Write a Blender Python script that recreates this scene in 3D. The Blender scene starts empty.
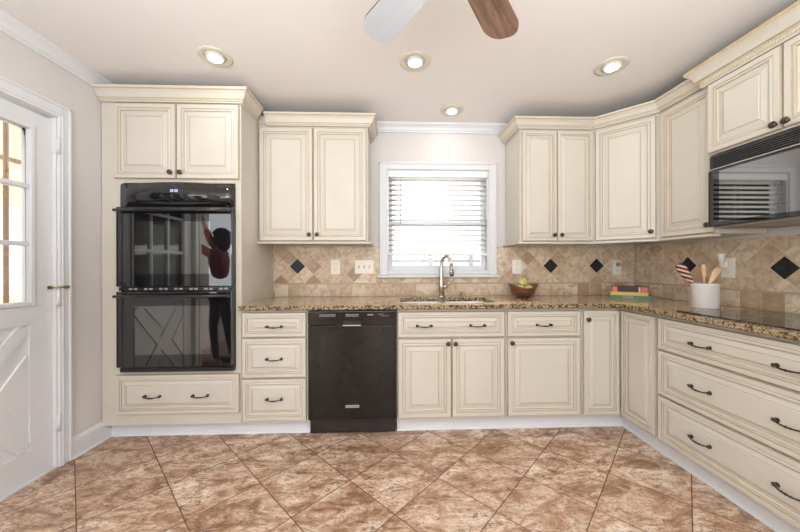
import bpy, bmesh, math, random
from mathutils import Vector, Matrix
from mathutils.geometry import tessellate_polygon
R = math.radians
random.seed(7)
scn = bpy.context.scene
col = scn.collection

# ------------------------------------------------------------------ node helpers
class NT:
    def __init__(s, name):
        s.m = bpy.data.materials.new(name); s.m.use_nodes = True
        s.nt = s.m.node_tree; s.nt.nodes.clear()
        s.out = s.nt.nodes.new('ShaderNodeOutputMaterial')
    def n(s, t, **kw):
        nd = s.nt.nodes.new(t)
        for k, v in kw.items(): setattr(nd, k, v)
        return nd
    def put(s, sock, v):
        if isinstance(v, bpy.types.NodeSocket): s.nt.links.new(v, sock)
        elif isinstance(v, (tuple, list)) and len(v) == 3 and sock.type == 'RGBA': sock.default_value = (*v, 1)
        else: sock.default_value = v
    def math(s, op, a, b=0.0, c=None):
        nd = s.n('ShaderNodeMath', operation=op)
        s.put(nd.inputs[0], a); s.put(nd.inputs[1], b)
        if c is not None: s.put(nd.inputs[2], c)
        return nd.outputs[0]
    def mix(s, f, a, b, mode='MIX'):
        nd = s.n('ShaderNodeMix', data_type='RGBA', blend_type=mode)
        s.put(nd.inputs[0], f); s.put(nd.inputs[6], a); s.put(nd.inputs[7], b)
        return nd.outputs[2]
    def ramp(s, f, stops, interp='LINEAR'):
        nd = s.n('ShaderNodeValToRGB'); cr = nd.color_ramp; cr.interpolation = interp
        while len(cr.elements) < len(stops): cr.elements.new(0.5)
        for e, (p, c) in zip(cr.elements, stops):
            e.position = p; e.color = (*c, 1) if isinstance(c, (tuple, list)) else (c, c, c, 1)
        s.put(nd.inputs[0], f); return nd.outputs[0]
    def noise(s, vec, scale, detail=4, rough=.55, dist=0.0, out=0):
        nd = s.n('ShaderNodeTexNoise'); s.put(nd.inputs['Vector'], vec)
        nd.inputs['Scale'].default_value = scale; nd.inputs['Detail'].default_value = detail
        nd.inputs['Roughness'].default_value = rough; nd.inputs['Distortion'].default_value = dist
        return nd.outputs[out]
    def coord(s, which='Object'):
        return s.n('ShaderNodeTexCoord').outputs[which]
    def sep(s, v):
        nd = s.n('ShaderNodeSeparateXYZ'); s.put(nd.inputs[0], v); return nd.outputs
    def comb(s, x, y, z):
        nd = s.n('ShaderNodeCombineXYZ')
        for i, v in enumerate((x, y, z)): s.put(nd.inputs[i], v)
        return nd.outputs[0]
    def mapping(s, v, loc=(0,0,0), rot=(0,0,0), scale=(1,1,1)):
        nd = s.n('ShaderNodeMapping'); s.put(nd.inputs[0], v)
        nd.inputs[1].default_value = loc; nd.inputs[2].default_value = rot; nd.inputs[3].default_value = scale
        return nd.outputs[0]
    def bsdf(s, color, rough=.5, metal=0.0, ior=1.5, bump=None, bump_d=.002, bump_s=.5, coat=0, coat_rough=.05, emit=None, emit_s=0, sheen=0):
        b = s.n('ShaderNodeBsdfPrincipled')
        s.put(b.inputs['Base Color'], color); s.put(b.inputs['Roughness'], rough)
        s.put(b.inputs['Metallic'], metal); b.inputs['IOR'].default_value = ior
        b.inputs['Coat Weight'].default_value = coat; b.inputs['Coat Roughness'].default_value = coat_rough
        if emit is not None:
            s.put(b.inputs['Emission Color'], emit); b.inputs['Emission Strength'].default_value = emit_s
        if bump is not None:
            bn = s.n('ShaderNodeBump'); bn.inputs['Strength'].default_value = bump_s
            bn.inputs['Distance'].default_value = bump_d
            s.put(bn.inputs['Height'], bump); s.nt.links.new(bn.outputs[0], b.inputs['Normal'])
        s.nt.links.new(b.outputs[0], s.out.inputs[0]); return s.m

def simple(name, color, rough=.5, metal=0.0, ior=1.5, var=.04, nscale=12, **kw):
    t = NT(name); v = t.noise(t.coord(), nscale, 3)
    c = t.mix(t.ramp(v, [(.3, 0.0), (.7, 1.0)]), tuple(x*(1-var) for x in color), tuple(min(1, x*(1+var)) for x in color))
    return t.bsdf(c, rough, metal, ior, **kw)

def srgb(r, g, b):
    f = lambda c: (c/255)/12.92 if c/255 <= .04045 else ((c/255+.055)/1.055)**2.4
    return (f(r), f(g), f(b))

M = {}
M['cream'] = simple('cream_paint', srgb(208,203,192), .42, var=.025, nscale=5)
M['glaze'] = simple('antique_glaze', srgb(178,162,134), .5, var=.10, nscale=30)
M['goldglaze'] = simple('golden_glaze', srgb(198,180,142), .5, var=.08, nscale=30)
M['wall'] = simple('wall_paint', srgb(214,211,210), .75, var=.012, nscale=3)
M['ceil'] = simple('ceiling_paint', srgb(238,235,232), .85, var=.01, nscale=2)
M['white'] = simple('white_trim_paint', srgb(222,224,228), .38, var=.01)
M['toe'] = simple('toe_board_paint', srgb(226,228,232), .4, var=.015)
M['plate'] = simple('ivory_plastic', srgb(238,234,224), .35, var=.01)
M['slotdark'] = simple('outlet_slot', srgb(150,146,138), .5)
M['blind'] = simple('blind_white', srgb(240,240,238), .45, var=.01)
M['black_gloss'] = simple('black_glass', (.008,.008,.009), .025, ior=1.75, var=.1)
M['black'] = simple('black_enamel', (.016,.016,.017), .22, ior=1.6, var=.1)
M['black_matte'] = simple('black_rubber', (.01,.01,.01), .6)
M['mirrorglass'] = simple('microwave_door_glass', (.010,.010,.010), .03, ior=3.4, var=.1)
M['innerglass'] = simple('oven_window_glass', (.022,.023,.019), .03, ior=2.5, var=.2)
M['grey_line'] = simple('grey_print', srgb(170,170,172), .5)
M['silver'] = simple('brushed_silver', (.55,.53,.5), .35, metal=.9)
M['chrome'] = simple('satin_nickel', (.62,.59,.54), .2, metal=1.0)
M['steel'] = simple('stainless_steel', (.7,.7,.7), .25, metal=1.0)
M['brass'] = simple('aged_brass', (.45,.36,.20), .3, metal=1.0)
M['ceramic'] = simple('white_ceramic', srgb(222,221,220), .25, var=.04, nscale=9)
M['sink'] = simple('sink_white', srgb(236,236,234), .2)
M['bulb'] = NT('lamp_glow').bsdf((1,1,1), .5, emit=(1.0,.97,.9), emit_s=14)
M['lampring'] = simple('lamp_ring', srgb(214,210,196), .45)
M['blue'] = NT('display_glow').bsdf((.1,.1,.3), .5, emit=(.35,.4,1.0), emit_s=2.2)
M['skin'] = simple('skin', srgb(190,140,115), .5)
M['hair'] = simple('black_hair', (.012,.01,.009), .5)
M['red'] = simple('red_cloth', (.30,.02,.04), .8)
M['trouser'] = simple('black_cloth', (.012,.012,.014), .8)
M['shoe'] = simple('grey_shoe', (.25,.22,.18), .7)
M['pink'] = simple('pink_cover', srgb(222,120,118), .5)
M['navy'] = simple('navy_cover', srgb(52,36,52), .45)
M['maroon'] = simple('maroon_cover', srgb(120,30,40), .45)
M['yellow'] = simple('yellow_cover', srgb(214,192,100), .45)
M['green'] = simple('green_cover', srgb(98,134,100), .45)
M['paper'] = simple('paper', srgb(226,214,186), .8)
M['twig'] = simple('rust_twig', srgb(110,56,36), .6)
M['accent'] = simple('black_accent_tile', (.018,.019,.02), .4, ior=1.4, var=.3, nscale=40)
M['liner'] = simple('stone_liner', srgb(196,172,146), .5, var=.10, nscale=14)
M['nail'] = simple('dark_gap', (.05,.04,.03), .8)

def bronze():
    t = NT('oil_rubbed_bronze'); v = t.noise(t.coord(), 140, 2)
    return t.bsdf(t.mix(v, (.035,.028,.022), (.13,.11,.09)), .32, metal=.85)
M['bronze'] = bronze()

def mk_wood(name, a, b, axis_scale=(3,3,30), rough=.4, coat=0, sc=1.0, coat_rough=.05):
    t = NT(name); v = t.mapping(t.coord(), scale=axis_scale)
    n1 = t.noise(v, 1.0*sc, 6, .6, .6)
    c = t.ramp(n1, [(.3, a), (.5, tuple((x+y)/2 for x, y in zip(a, b))), (.68, b)])
    return t.bsdf(c, rough, coat=coat, bump=n1, bump_d=.0006, coat_rough=coat_rough)
M['walnut'] = mk_wood('walnut_blade', (.09,.04,.022), (.36,.20,.12), (3.5,40,40), .45)
M['bladeglare'] = mk_wood('walnut_blade_glare', (.52,.56,.61), (.60,.64,.69), (2,18,18), .3, coat=.5, coat_rough=.15)  # walnut blade with its window glare painted in as pale grey
M['bowlwood'] = mk_wood('red_brown_wood', (.07,.022,.012), (.26,.11,.055), (6,6,40), .3, coat=.4)
M['spoonwood'] = mk_wood('pale_wood', srgb(190,150,108), srgb(226,192,150), (20,20,5), .5)
M['postwood'] = mk_wood('porch_wood', srgb(104,84,64), srgb(132,110,86), (6,6,2), .7)
M['tanwood'] = mk_wood('porch_tan_boards', srgb(214,192,160), srgb(232,214,186), (2,8,8), .7)

def apple_mat():
    t = NT('apple_skin'); n = t.noise(t.coord(), 22, 3)
    return t.bsdf(t.ramp(n, [(.35, srgb(190,184,84)), (.6, srgb(232,222,142))]), .35)
M['apple'] = apple_mat()

def stripe_mat():
    t = NT('striped_spoon'); x, y, z = t.sep(t.coord())
    w = t.math('FRACT', t.math('MULTIPLY', t.math('ADD', z, t.math('MULTIPLY', x, .5)), 38))
    f = t.math('GREATER_THAN', w, .5)
    return t.bsdf(t.mix(f, srgb(214,170,146), srgb(44,20,18)), .4)
M['stripe'] = stripe_mat()

def granite(name, edge=False):
    t = NT(name); o = t.coord()
    big = t.noise(o, 7, 5, .6, .6)
    med = t.noise(o, 38, 5, .65, .3)
    fine = t.noise(o, 110, 3, .6)
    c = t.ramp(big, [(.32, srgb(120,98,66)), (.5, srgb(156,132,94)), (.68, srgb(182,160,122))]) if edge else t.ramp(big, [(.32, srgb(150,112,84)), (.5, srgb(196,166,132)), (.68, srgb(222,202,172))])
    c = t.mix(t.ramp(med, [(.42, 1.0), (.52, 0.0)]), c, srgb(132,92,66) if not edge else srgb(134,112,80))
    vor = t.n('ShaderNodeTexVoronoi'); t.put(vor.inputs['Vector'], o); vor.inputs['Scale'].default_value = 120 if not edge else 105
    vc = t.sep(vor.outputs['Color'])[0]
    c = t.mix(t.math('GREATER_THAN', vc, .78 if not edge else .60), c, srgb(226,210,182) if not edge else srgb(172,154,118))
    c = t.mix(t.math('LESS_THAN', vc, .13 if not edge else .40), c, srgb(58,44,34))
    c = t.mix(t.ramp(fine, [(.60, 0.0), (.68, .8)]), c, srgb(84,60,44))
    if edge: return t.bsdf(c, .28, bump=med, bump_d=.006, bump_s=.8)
    return t.bsdf(c, .07, ior=1.6)
M['granite'] = granite('speckled_granite')
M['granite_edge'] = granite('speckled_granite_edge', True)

# ---- travertine tiles: diag grid or square row; axis 0 -> wall in X, axis 1 -> wall in Y
TCOL = [srgb(172,144,118), srgb(206,186,158), srgb(220,204,178), srgb(230,216,194), srgb(206,182,154), srgb(222,208,184)]
def tile_mat(name, axis, c0, z0=1.18, d=.142, diag=True, w=.113):
    t = NT(name); o = t.coord(); s = t.sep(o); a = t.math('SUBTRACT', s[axis], c0)
    if diag:
        b = t.math('SUBTRACT', s[2], z0)
        p = t.math('DIVIDE', t.math('ADD', a, b), d); q = t.math('DIVIDE', t.math('SUBTRACT', a, b), d)
    else:
        p = t.math('DIVIDE', a, w); q = 0.0
    fp = t.math('FLOOR', t.math('ADD', p, .5)); dp = t.math('ABSOLUTE', t.math('SUBTRACT', p, fp))
    if diag:
        fq = t.math('FLOOR', t.math('ADD', q, .5)); dq = t.math('ABSOLUTE', t.math('SUBTRACT', q, fq))
        e = t.math('MAXIMUM', dp, dq)
    else: fq = 0.0; e = dp
    wn = t.n('ShaderNodeTexWhiteNoise'); t.put(wn.inputs['Vector'], t.comb(fp, fq, 3.1)); r = wn.outputs['Value']
    off = t.n('ShaderNodeVectorMath', operation='ADD'); t.put(off.inputs[0], o)
    sc = t.n('ShaderNodeVectorMath', operation='SCALE'); t.put(sc.inputs[0], wn.outputs['Color']); sc.inputs['Scale'].default_value = 9
    t.put(off.inputs[1], sc.outputs[0])
    n1 = t.noise(off.outputs[0], 16, 5, .65, .8); n2 = t.noise(off.outputs[0], 60, 4, .6)
    base = t.ramp(r, [(i/(len(TCOL)-1), c) for i, c in enumerate(TCOL)])
    c = t.mix(t.ramp(n1, [(.38, .62), (.55, 0.0)]), base, srgb(168,138,110))
    c = t.mix(t.ramp(n1, [(.55, 0.0), (.72, .45)]), c, srgb(222,204,182))
    c = t.mix(t.ramp(n2, [(.62, 0.0), (.70, .3)]), c, srgb(140,110,88))
    g = t.ramp(e, [(.475 if diag else .485, 0.0), (.49, 1.0)])
    c = t.mix(g, c, srgb(212,200,184))
    h = t.math('SUBTRACT', t.math('MULTIPLY', n2, .3), g)
    return t.bsdf(c, .45, bump=h, bump_d=.002, bump_s=.6)

def floor_mat():
    t = NT('stone_floor_tile'); o = t.coord(); x, y, z = t.sep(o)
    P = .488
    p = t.math('DIVIDE', t.math('SUBTRACT', t.math('ADD', x, y), .0245), P)
    q = t.math('DIVIDE', t.math('ADD', t.math('SUBTRACT', x, y), 1.44), P)
    fp = t.math('FLOOR', p); fq = t.math('FLOOR', q)
    ep = t.math('ABSOLUTE', t.math('SUBTRACT', t.math('SUBTRACT', p, fp), .5))
    eq = t.math('ABSOLUTE', t.math('SUBTRACT', t.math('SUBTRACT', q, fq), .5))
    e = t.math('MAXIMUM', ep, eq)
    wn = t.n('ShaderNodeTexWhiteNoise'); t.put(wn.inputs['Vector'], t.comb(fp, fq, .7))
    sc = t.n('ShaderNodeVectorMath', operation='SCALE'); t.put(sc.inputs[0], wn.outputs['Color']); sc.inputs['Scale'].default_value = 7
    rt = t.mapping(o, rot=(0, 0, R(-28)), scale=(1, 2.1, 1))
    ad = t.n('ShaderNodeVectorMath', operation='ADD'); t.put(ad.inputs[0], rt); t.put(ad.inputs[1], sc.outputs[0])
    v = ad.outputs[0]
    n1 = t.noise(v, 3.8, 9, .74, 1.0); n2 = t.noise(v, 12, 8, .78, 1.1); n3 = t.noise(v, 46, 6, .8)
    c = t.ramp(n1, [(.34, srgb(118,88,68)), (.44, srgb(170,134,108)), (.52, srgb(212,180,154)), (.63, srgb(242,226,208))])
    c = t.mix(t.ramp(n2, [(.38, .9), (.48, 0.0)]), c, srgb(116,84,64))
    c = t.mix(t.ramp(n2, [(.55, 0.0), (.65, .8)]), c, srgb(236,220,202))
    c = t.mix(t.ramp(n3, [(.53, 0.0), (.60, .75)]), c, srgb(112,80,62))
    c = t.mix(t.math('MULTIPLY', wn.outputs['Value'], .25), c, srgb(160,122,98))
    g = t.ramp(e, [(.4915, 0.0), (.4945, 1.0)])
    c = t.mix(g, c, srgb(100,76,60))
    h = t.math('SUBTRACT', t.math('MULTIPLY', n2, .25), g)
    r = t.math('ADD', .30, t.math('MULTIPLY', g, .4))
    return t.bsdf(c, r, bump=h, bump_d=.002, bump_s=.5)
M['floor'] = floor_mat()

def dish_mat():
    t = NT('dishwasher_black'); n = t.noise(t.coord(), 5, 5, .6)
    return t.bsdf(t.mix(n, (.007,.007,.006), (.016,.014,.011)), .10, ior=1.42)
M['dish'] = dish_mat()

def brick_mat():
    t = NT('porch_brick'); b = t.n('ShaderNodeTexBrick'); t.put(b.inputs['Vector'], t.mapping(t.coord(), rot=(R(90), 0, 0)))
    for k, v in (('Color1', srgb(196,128,104)), ('Color2', srgb(220,160,132)), ('Mortar', srgb(232,222,208))): b.inputs[k].default_value = (*v, 1)
    b.inputs['Scale'].default_value = 4.5
    return t.bsdf(b.outputs[0], .85)
M['brick'] = brick_mat()
def hedge_mat():
    t = NT('garden_leaves'); n = t.noise(t.coord(), 9, 6, .7)
    return t.bsdf(t.ramp(n, [(.32, (.12,.18,.06)), (.52, (.42,.52,.24)), (.7, (.8,.84,.6))]), .8)
M['hedge'] = hedge_mat()
M['concrete'] = simple('porch_concrete', srgb(214,206,192), .85, var=.05)
M['fence'] = simple('fence_white', srgb(232,230,226), .7)
M['greyfence'] = simple('weathered_fence', srgb(140,140,142), .8)

def slat_mat():
    t = NT('vinyl_slat'); d = t.n('ShaderNodeBsdfDiffuse'); d.inputs[0].default_value = (.88,.88,.87,1)
    tr = t.n('ShaderNodeBsdfTranslucent'); tr.inputs[0].default_value = (.88,.88,.86,1)
    mx = t.n('ShaderNodeMixShader'); mx.inputs[0].default_value = .45
    t.nt.links.new(d.outputs[0], mx.inputs[1]); t.nt.links.new(tr.outputs[0], mx.inputs[2])
    t.nt.links.new(mx.outputs[0], t.out.inputs[0]); return t.m
M['slat'] = slat_mat()
def glass_mat():
    t = NT('clear_pane'); g = t.n('ShaderNodeBsdfGlossy'); g.inputs['Roughness'].default_value = .01
    tr = t.n('ShaderNodeBsdfTransparent'); tr.inputs[0].default_value = (.97,.98,.98,1)
    lw = t.n('ShaderNodeFresnel'); lw.inputs[0].default_value = 1.45
    mx = t.n('ShaderNodeMixShader'); t.put(mx.inputs[0], lw.outputs[0])
    t.nt.links.new(tr.outputs[0], mx.inputs[1]); t.nt.links.new(g.outputs[0], mx.inputs[2])
    t.nt.links.new(mx.outputs[0], t.out.inputs[0]); return t.m
M['glass'] = glass_mat()

# ------------------------------------------------------------------ mesh helpers
class MB:
    def __init__(s): s.bm = bmesh.new(); s.mats = []
    def mi(s, m):
        if m not in s.mats: s.mats.append(m)
        return s.mats.index(m)
    def face(s, vs, m='cream', smooth=False):
        try: f = s.bm.faces.new(vs)
        except ValueError: return None
        f.material_index = s.mi(m); f.smooth = smooth; return f
    def box(s, x0, x1, y0, y1, z0, z1, m='cream', bev=0.0):
        b = min(bev, (x1-x0)/2.01, (y1-y0)/2.01, (z1-z0)/2.01)
        if b <= 0:
            v = [s.bm.verts.new(p) for p in ((x0,y0,z0),(x1,y0,z0),(x1,y1,z0),(x0,y1,z0),(x0,y0,z1),(x1,y0,z1),(x1,y1,z1),(x0,y1,z1))]
            for f in ((0,3,2,1),(4,5,6,7),(0,1,5,4),(1,2,6,5),(2,3,7,6),(3,0,4,7)): s.face([v[i] for i in f], m)
            return s
        t = bmesh.new(); bmesh.ops.create_cube(t, size=1)
        for v in t.verts: v.co = Vector(((x0+x1)/2+v.co.x*(x1-x0), (y0+y1)/2+v.co.y*(y1-y0), (z0+z1)/2+v.co.z*(z1-z0)))
        bmesh.ops.bevel(t, geom=t.edges[:], offset=b, segments=2, affect='EDGES', profile=.5)
        s.merge(t, m); return s
    def merge(s, t, m, mat=None, smooth=False):
        k = s.mi(m); mp = {}
        for v in t.verts: mp[v] = s.bm.verts.new(mat @ v.co if mat else v.co)
        for f in t.faces:
            try: g = s.bm.faces.new([mp[v] for v in f.verts]); g.material_index = k; g.smooth = smooth
            except ValueError: pass
        t.free()
    def tube(s, pts, rad, m='bronze', seg=10, cap=True, smooth=True):
        pts = [Vector(p) for p in pts]; n = len(pts)
        rs = rad if isinstance(rad, (list, tuple)) else [rad]*n
        rings = []; up = None
        for i in range(n):
            d = (pts[min(i+1, n-1)] - pts[max(i-1, 0)]).normalized()
            if up is None: up = d.orthogonal().normalized()
            up = (up - d*up.dot(d)).normalized() if (up - d*up.dot(d)).length > 1e-6 else d.orthogonal().normalized()
            w = d.cross(up)
            rings.append([s.bm.verts.new(pts[i] + (up*math.cos(2*math.pi*k/seg) + w*math.sin(2*math.pi*k/seg))*rs[i]) for k in range(seg)])
        for a, b in zip(rings, rings[1:]):
            for k in range(seg): s.face([a[k], a[(k+1)%seg], b[(k+1)%seg], b[k]], m, smooth)
        if cap: s.face(rings[0][::-1], m); s.face(rings[-1], m)
        return s
    def lathe(s, prof, m='bronze', seg=24, axis='Z', o=(0,0,0), smooth=True, wob=None, cap=True):
        o = Vector(o); rings = []
        for i, (r, h) in enumerate(prof):
            ring = []
            for k in range(seg):
                a = 2*math.pi*k/seg; rr = max(r, 1e-5)*(wob(a, i) if wob else 1); hh = h
                x, y = rr*math.cos(a), rr*math.sin(a)
                p = Vector((x, y, hh)) if axis == 'Z' else Vector((x, hh, y)) if axis == 'Y' else Vector((hh, x, y))
                ring.append(s.bm.verts.new(o+p))
            rings.append(ring)
        for a, b in zip(rings, rings[1:]):
            for k in range(seg): s.face([a[k], a[(k+1)%seg], b[(k+1)%seg], b[k]], m, smooth)
        if cap: s.face(rings[0][::-1], m); s.face(rings[-1], m)
        return s
    def sweep(s, path, prof, mats='cream', closed=False, side=1, caps=True):
        # mitred moulding: path of (x, y), prof of (offset, z); mats one name or one per strip
        n = len(path); P = [Vector(p) for p in path]; rows = []
        for i in range(n):
            a = P[i]-P[i-1] if (i > 0 or closed) else P[1]-P[0]
            b = P[(i+1) % n]-P[i] if (i < n-1 or closed) else P[-1]-P[-2]
            a.normalize(); b.normalize()
            na = Vector((a.y, -a.x))*side; nb = Vector((b.y, -b.x))*side
            mt = (na+nb).normalized(); mt /= max(.3, mt.dot(na))
            rows.append([s.bm.verts.new((P[i].x+mt.x*o, P[i].y+mt.y*o, z)) for o, z in prof])
        m = len(prof)
        for i in range(n if closed else n-1):
            A, B = rows[i], rows[(i+1) % n]
            for j in range(m-1):
                s.face([A[j], B[j], B[j+1], A[j+1]], mats if isinstance(mats, str) else mats[j])
        if not closed and caps:
            s.face(rows[0], mats if isinstance(mats, str) else mats[0]); s.face(rows[-1][::-1], mats if isinstance(mats, str) else mats[0])
        return rows
    def prism(s, poly, z0, z1, m='cream'):
        lo = [s.bm.verts.new((x, y, z0)) for x, y in poly]; hi = [s.bm.verts.new((x, y, z1)) for x, y in poly]
        n = len(poly)
        for i in range(n): s.face([lo[i], lo[(i+1)%n], hi[(i+1)%n], hi[i]], m)
        s.face(lo[::-1], m); s.face(hi, m); return s
    def build(s, name, parent=None, loc=(0,0,0), rotz=0, recalc=True, merge=True):
        if merge: bmesh.ops.remove_doubles(s.bm, verts=s.bm.verts, dist=1e-6)
        if recalc: bmesh.ops.recalc_face_normals(s.bm, faces=s.bm.faces)
        me = bpy.data.meshes.new(name); s.bm.to_mesh(me); s.bm.free()
        for m in s.mats: me.materials.append(M[m])
        o = bpy.data.objects.new(name, me); col.objects.link(o); o.location = loc; o.rotation_euler = (0, 0, rotz)
        if parent is not None: o.parent = parent
        return o

def thing(name, label, cat, loc=(0,0,0), rotz=0, group=None):
    o = bpy.data.objects.new(name, None); col.objects.link(o); o.empty_display_size = .05
    o.location = loc; o.rotation_euler = (0, 0, rotz); o['label'] = label; o['category'] = cat
    if group: o['group'] = group
    return o
def tag(o, label, cat, group=None):
    o['label'] = label; o['category'] = cat
    if group: o['group'] = group
    return o
def struct(o): o['kind'] = 'structure'; return o
def dup(root, loc=None, rotz=None, label=None):
    r = root.copy(); col.objects.link(r)
    if loc is not None: r.location = loc
    if rotz is not None: r.rotation_euler = (0, 0, rotz)
    if label: r['label'] = label
    for ch in list(root.children):
        c = ch.copy(); col.objects.link(c); c.parent = r
        for g in list(ch.children):
            d = g.copy(); col.objects.link(d); d.parent = c
    return r

# ------------------------------------------------------------------ room dimensions
YW, XR, XL, ZC = 2.75, 2.257, -1.957, 2.45     # back wall, right wall, left wall, ceiling
YB = -3.2; XJ, YJ = -2.65, .93                   # rear wall; room widens left behind YJ

def floor_like(name, z, m, up):
    b = MB(); poly = [(XL, YW), (XR, YW), (XR, YB), (XJ, YB), (XJ, YJ), (XL, YJ)]
    b.face([b.bm.verts.new((x, y, z)) for x, y in (poly if not up else poly[::-1])], m)
    return b
fl = floor_like('floor', 0, 'floor', True).build('floor', recalc=False); struct(fl)
ce = floor_like('ceiling', ZC, 'ceil', False).build('ceiling', recalc=False); struct(ce)

def wall_with_holes(name, axis, c, a0, a1, holes, m='wall', th=.12, outward=1):
    # slab with rectangular holes; axis 'X': runs in x at y=c, axis 'Y': runs in y at x=c
    b = MB(); cuts = sorted({a0, a1, *[h[0] for h in holes], *[h[1] for h in holes]})
    c0, c1 = (c, c+th*outward) if outward > 0 else (c+th*outward, c)
    def bx(u0, u1, z0, z1):
        if axis == 'X': b.box(u0, u1, c0, c1, z0, z1, m)
        else: b.box(c0, c1, u0, u1, z0, z1, m)
    for u0, u1 in zip(cuts, cuts[1:]):
        hs = [h for h in holes if h[0] <= u0+1e-6 and h[1] >= u1-1e-6]
        z = 0
        for h in sorted(hs, key=lambda h: h[2]):
            if h[2] > z: bx(u0, u1, z, h[2])
            z = h[3]
        if z < ZC: bx(u0, u1, z, ZC)
    return struct(b.build(name))

# window opening (finished) and door opening
WX0, WX1, WZ0, WZ1 = -.025, .903, 1.115, 2.045
DY0, DY1, DZ1 = 1.055, 1.877, 2.058
wall_with_holes('wall_back', 'X', YW, XL-.12, XR+.12, [(WX0, WX1, WZ0, WZ1)])
wall_with_holes('wall_left', 'Y', XL, YJ, YW, [(DY0-.012, DY1+.012, 0, DZ1+.012)], outward=-1)
wall_with_holes('wall_right', 'Y', XR, YB, YW, [], outward=1)
wall_with_holes('wall_front', 'X', YB, XJ-.12, XR+.12, [(-2.4, -1.2, .5, 2.2), (-.6, 1.8, .1, 2.2)], outward=-1)
wall_with_holes('wall_side', 'Y', XJ, YB, YJ, [(-2.2, -.4, .6, 2.15)], outward=-1)
b = MB(); b.box(XJ-.12, XL-.12, YJ, YJ+.12, 0, ZC, 'wall'); struct(b.build('wall_jog'))
b = MB(); b.box(XJ-.12, XL-.121, YJ+.121, YJ+.16, -.15, 2.6, 'brick'); struct(b.build('wall_outer'))
b = MB(); frame = [(-2.75, -2.69, .5, 2.2), (-2.47, -2.41, .5, 2.2), (-2.69, -2.47, .5, .56), (-2.69, -2.47, 2.14, 2.2), (-2.69, -2.47, 1.32, 1.37), (-2.30, -2.20, .0, 2.5)]  # white boards and opaque white pane, added to brighten the oven reflection
for x0, x1, z0, z1 in frame: b.box(x0, x1, YJ+.161, YJ+.20, z0, z1, 'white')
b.box(-2.69, -2.47, YJ+.161, YJ+.17, .56, 2.14, 'fence'); struct(b.build('reflected_boards', merge=False))

# crown mouldings of the walls
CP = [(0, 2.372), (.012, 2.372), (.014, 2.384), (.022, 2.390), (.030, 2.410), (.046, 2.428), (.052, 2.432), (.056, 2.449), (0, 2.449)]
b = MB(); b.sweep([(-.17, YW), (1.05, YW)], CP, 'white'); struct(b.build('trim_1'))
b = MB(); b.sweep([(XL, YJ), (XL, YW)], CP, 'white'); struct(b.build('trim_2'))
# baseboard by the oven cabinet
BP = [(0, .001), (.016, .001), (.016, .105), (.012, .118), (.006, .128), (0, .13)]
b = MB(); b.sweep([(XL, DY1+.075), (XL, 2.215)], BP, 'white'); b.sweep([(XL+.016, DY1+.075), (XL+.016, 2.215)], [(0, .001), (.010, .001), (.008, .009), (0, .012)], 'white')
struct(b.build('baseboard_left'))
b = MB(); b.sweep([(XL, YJ), (XL, DY0-.075)], BP, 'white'); struct(b.build('baseboard_side'))
b = MB(); b.sweep([(XR, .92), (XR, YB)], BP, 'white'); struct(b.build('baseboard_right'))

# white toe boards under the base cabinets
TP = [(0, .001), (.014, .001), (.012, .009), (.006, .014), (.001, .016), (.001, .1005), (-.015, .1005), (-.015, .001)]
b = MB(); b.sweep([(-1.956, 2.218), (-.566, 2.218)], TP, 'toe'); struct(b.build('trim_3'))
b = MB(); b.sweep([(.053, 2.218), (1.723, 2.218), (1.723, .94)], TP, 'toe'); struct(b.build('trim_4'))

# ------------------------------------------------------------------ cabinet kit
DOOR = [(0, .020, 'cream'), (0, .006, 'glaze'), (.005, 0, 'glaze'), (.031, 0, 'cream'), (.035, .0035, 'glaze'), (.042, .0005, 'cream'), (.048, .0008, 'cream'),
        (.052, .0065, 'glaze'), (.060, .0095, 'cream'), (.087, .0025, 'cream'), (.0905, .0040, 'glaze'), (.0945, .0005, 'cream')]
def scaled(prof, k, z=1): return [(a*k, c*(z if a > 0.004 else 1), m) for a, c, m in prof]
def panel(b, x0, x1, z0, z1, yf, prof=DOOR):
    rings = []
    for ins, dy, m in prof:
        rings.append([b.bm.verts.new(p) for p in ((x0+ins, yf+dy, z0+ins), (x1-ins, yf+dy, z0+ins), (x1-ins, yf+dy, z1-ins), (x0+ins, yf+dy, z1-ins))])
    for i, (A, B) in enumerate(zip(rings, rings[1:])):
        for k in range(4): b.face([A[k], A[(k+1)%4], B[(k+1)%4], B[k]], prof[i+1][2] if i else 'cream')
    b.face(rings[-1], 'cream'); b.face(rings[0][::-1], 'cream')

def knob_mesh(b, x, z, y):
    b.lathe([(.0001, 0), (.009, 0), (.007, -.004), (.0065, -.008), (.013, -.011), (.0165, -.016), (.015, -.021), (.008, -.024), (.0001, -.025)][::1], 'bronze', 16, 'Y', (x, y, z))
def pull_mesh(b, x, z, y, L=.100):
    h = L/2; n = 14; pts = []; rs = []
    for i in range(n+1):
        u = -1+2*i/n
        pts.append((x+u*h, y-.026+.016*u*u*abs(u), z-.019+.005*u*u)); 
        a = abs(u); rs.append(.0062 if a < .12 else .0036 + (.0035 if a > .9 else 0) + (.0012 if .2 < a < .35 else 0))
    b.tube(pts, rs, 'bronze', 8)
    for sx in (-1, 1):
        b.tube([(x+sx*h*.96, y+.001, z-.014), (x+sx*h*.97, y-.010, z-.014), (x+sx*h, y-.016, z-.014)], [.0105, .0055, .0065], 'bronze', 10)
        b.lathe([(.0001, 0), (.0085, -.001), (.0085, -.004), (.0001, -.008)], 'bronze', 12, 'Y', (x+sx*h*1.02, y-.010, z-.014))

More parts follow.
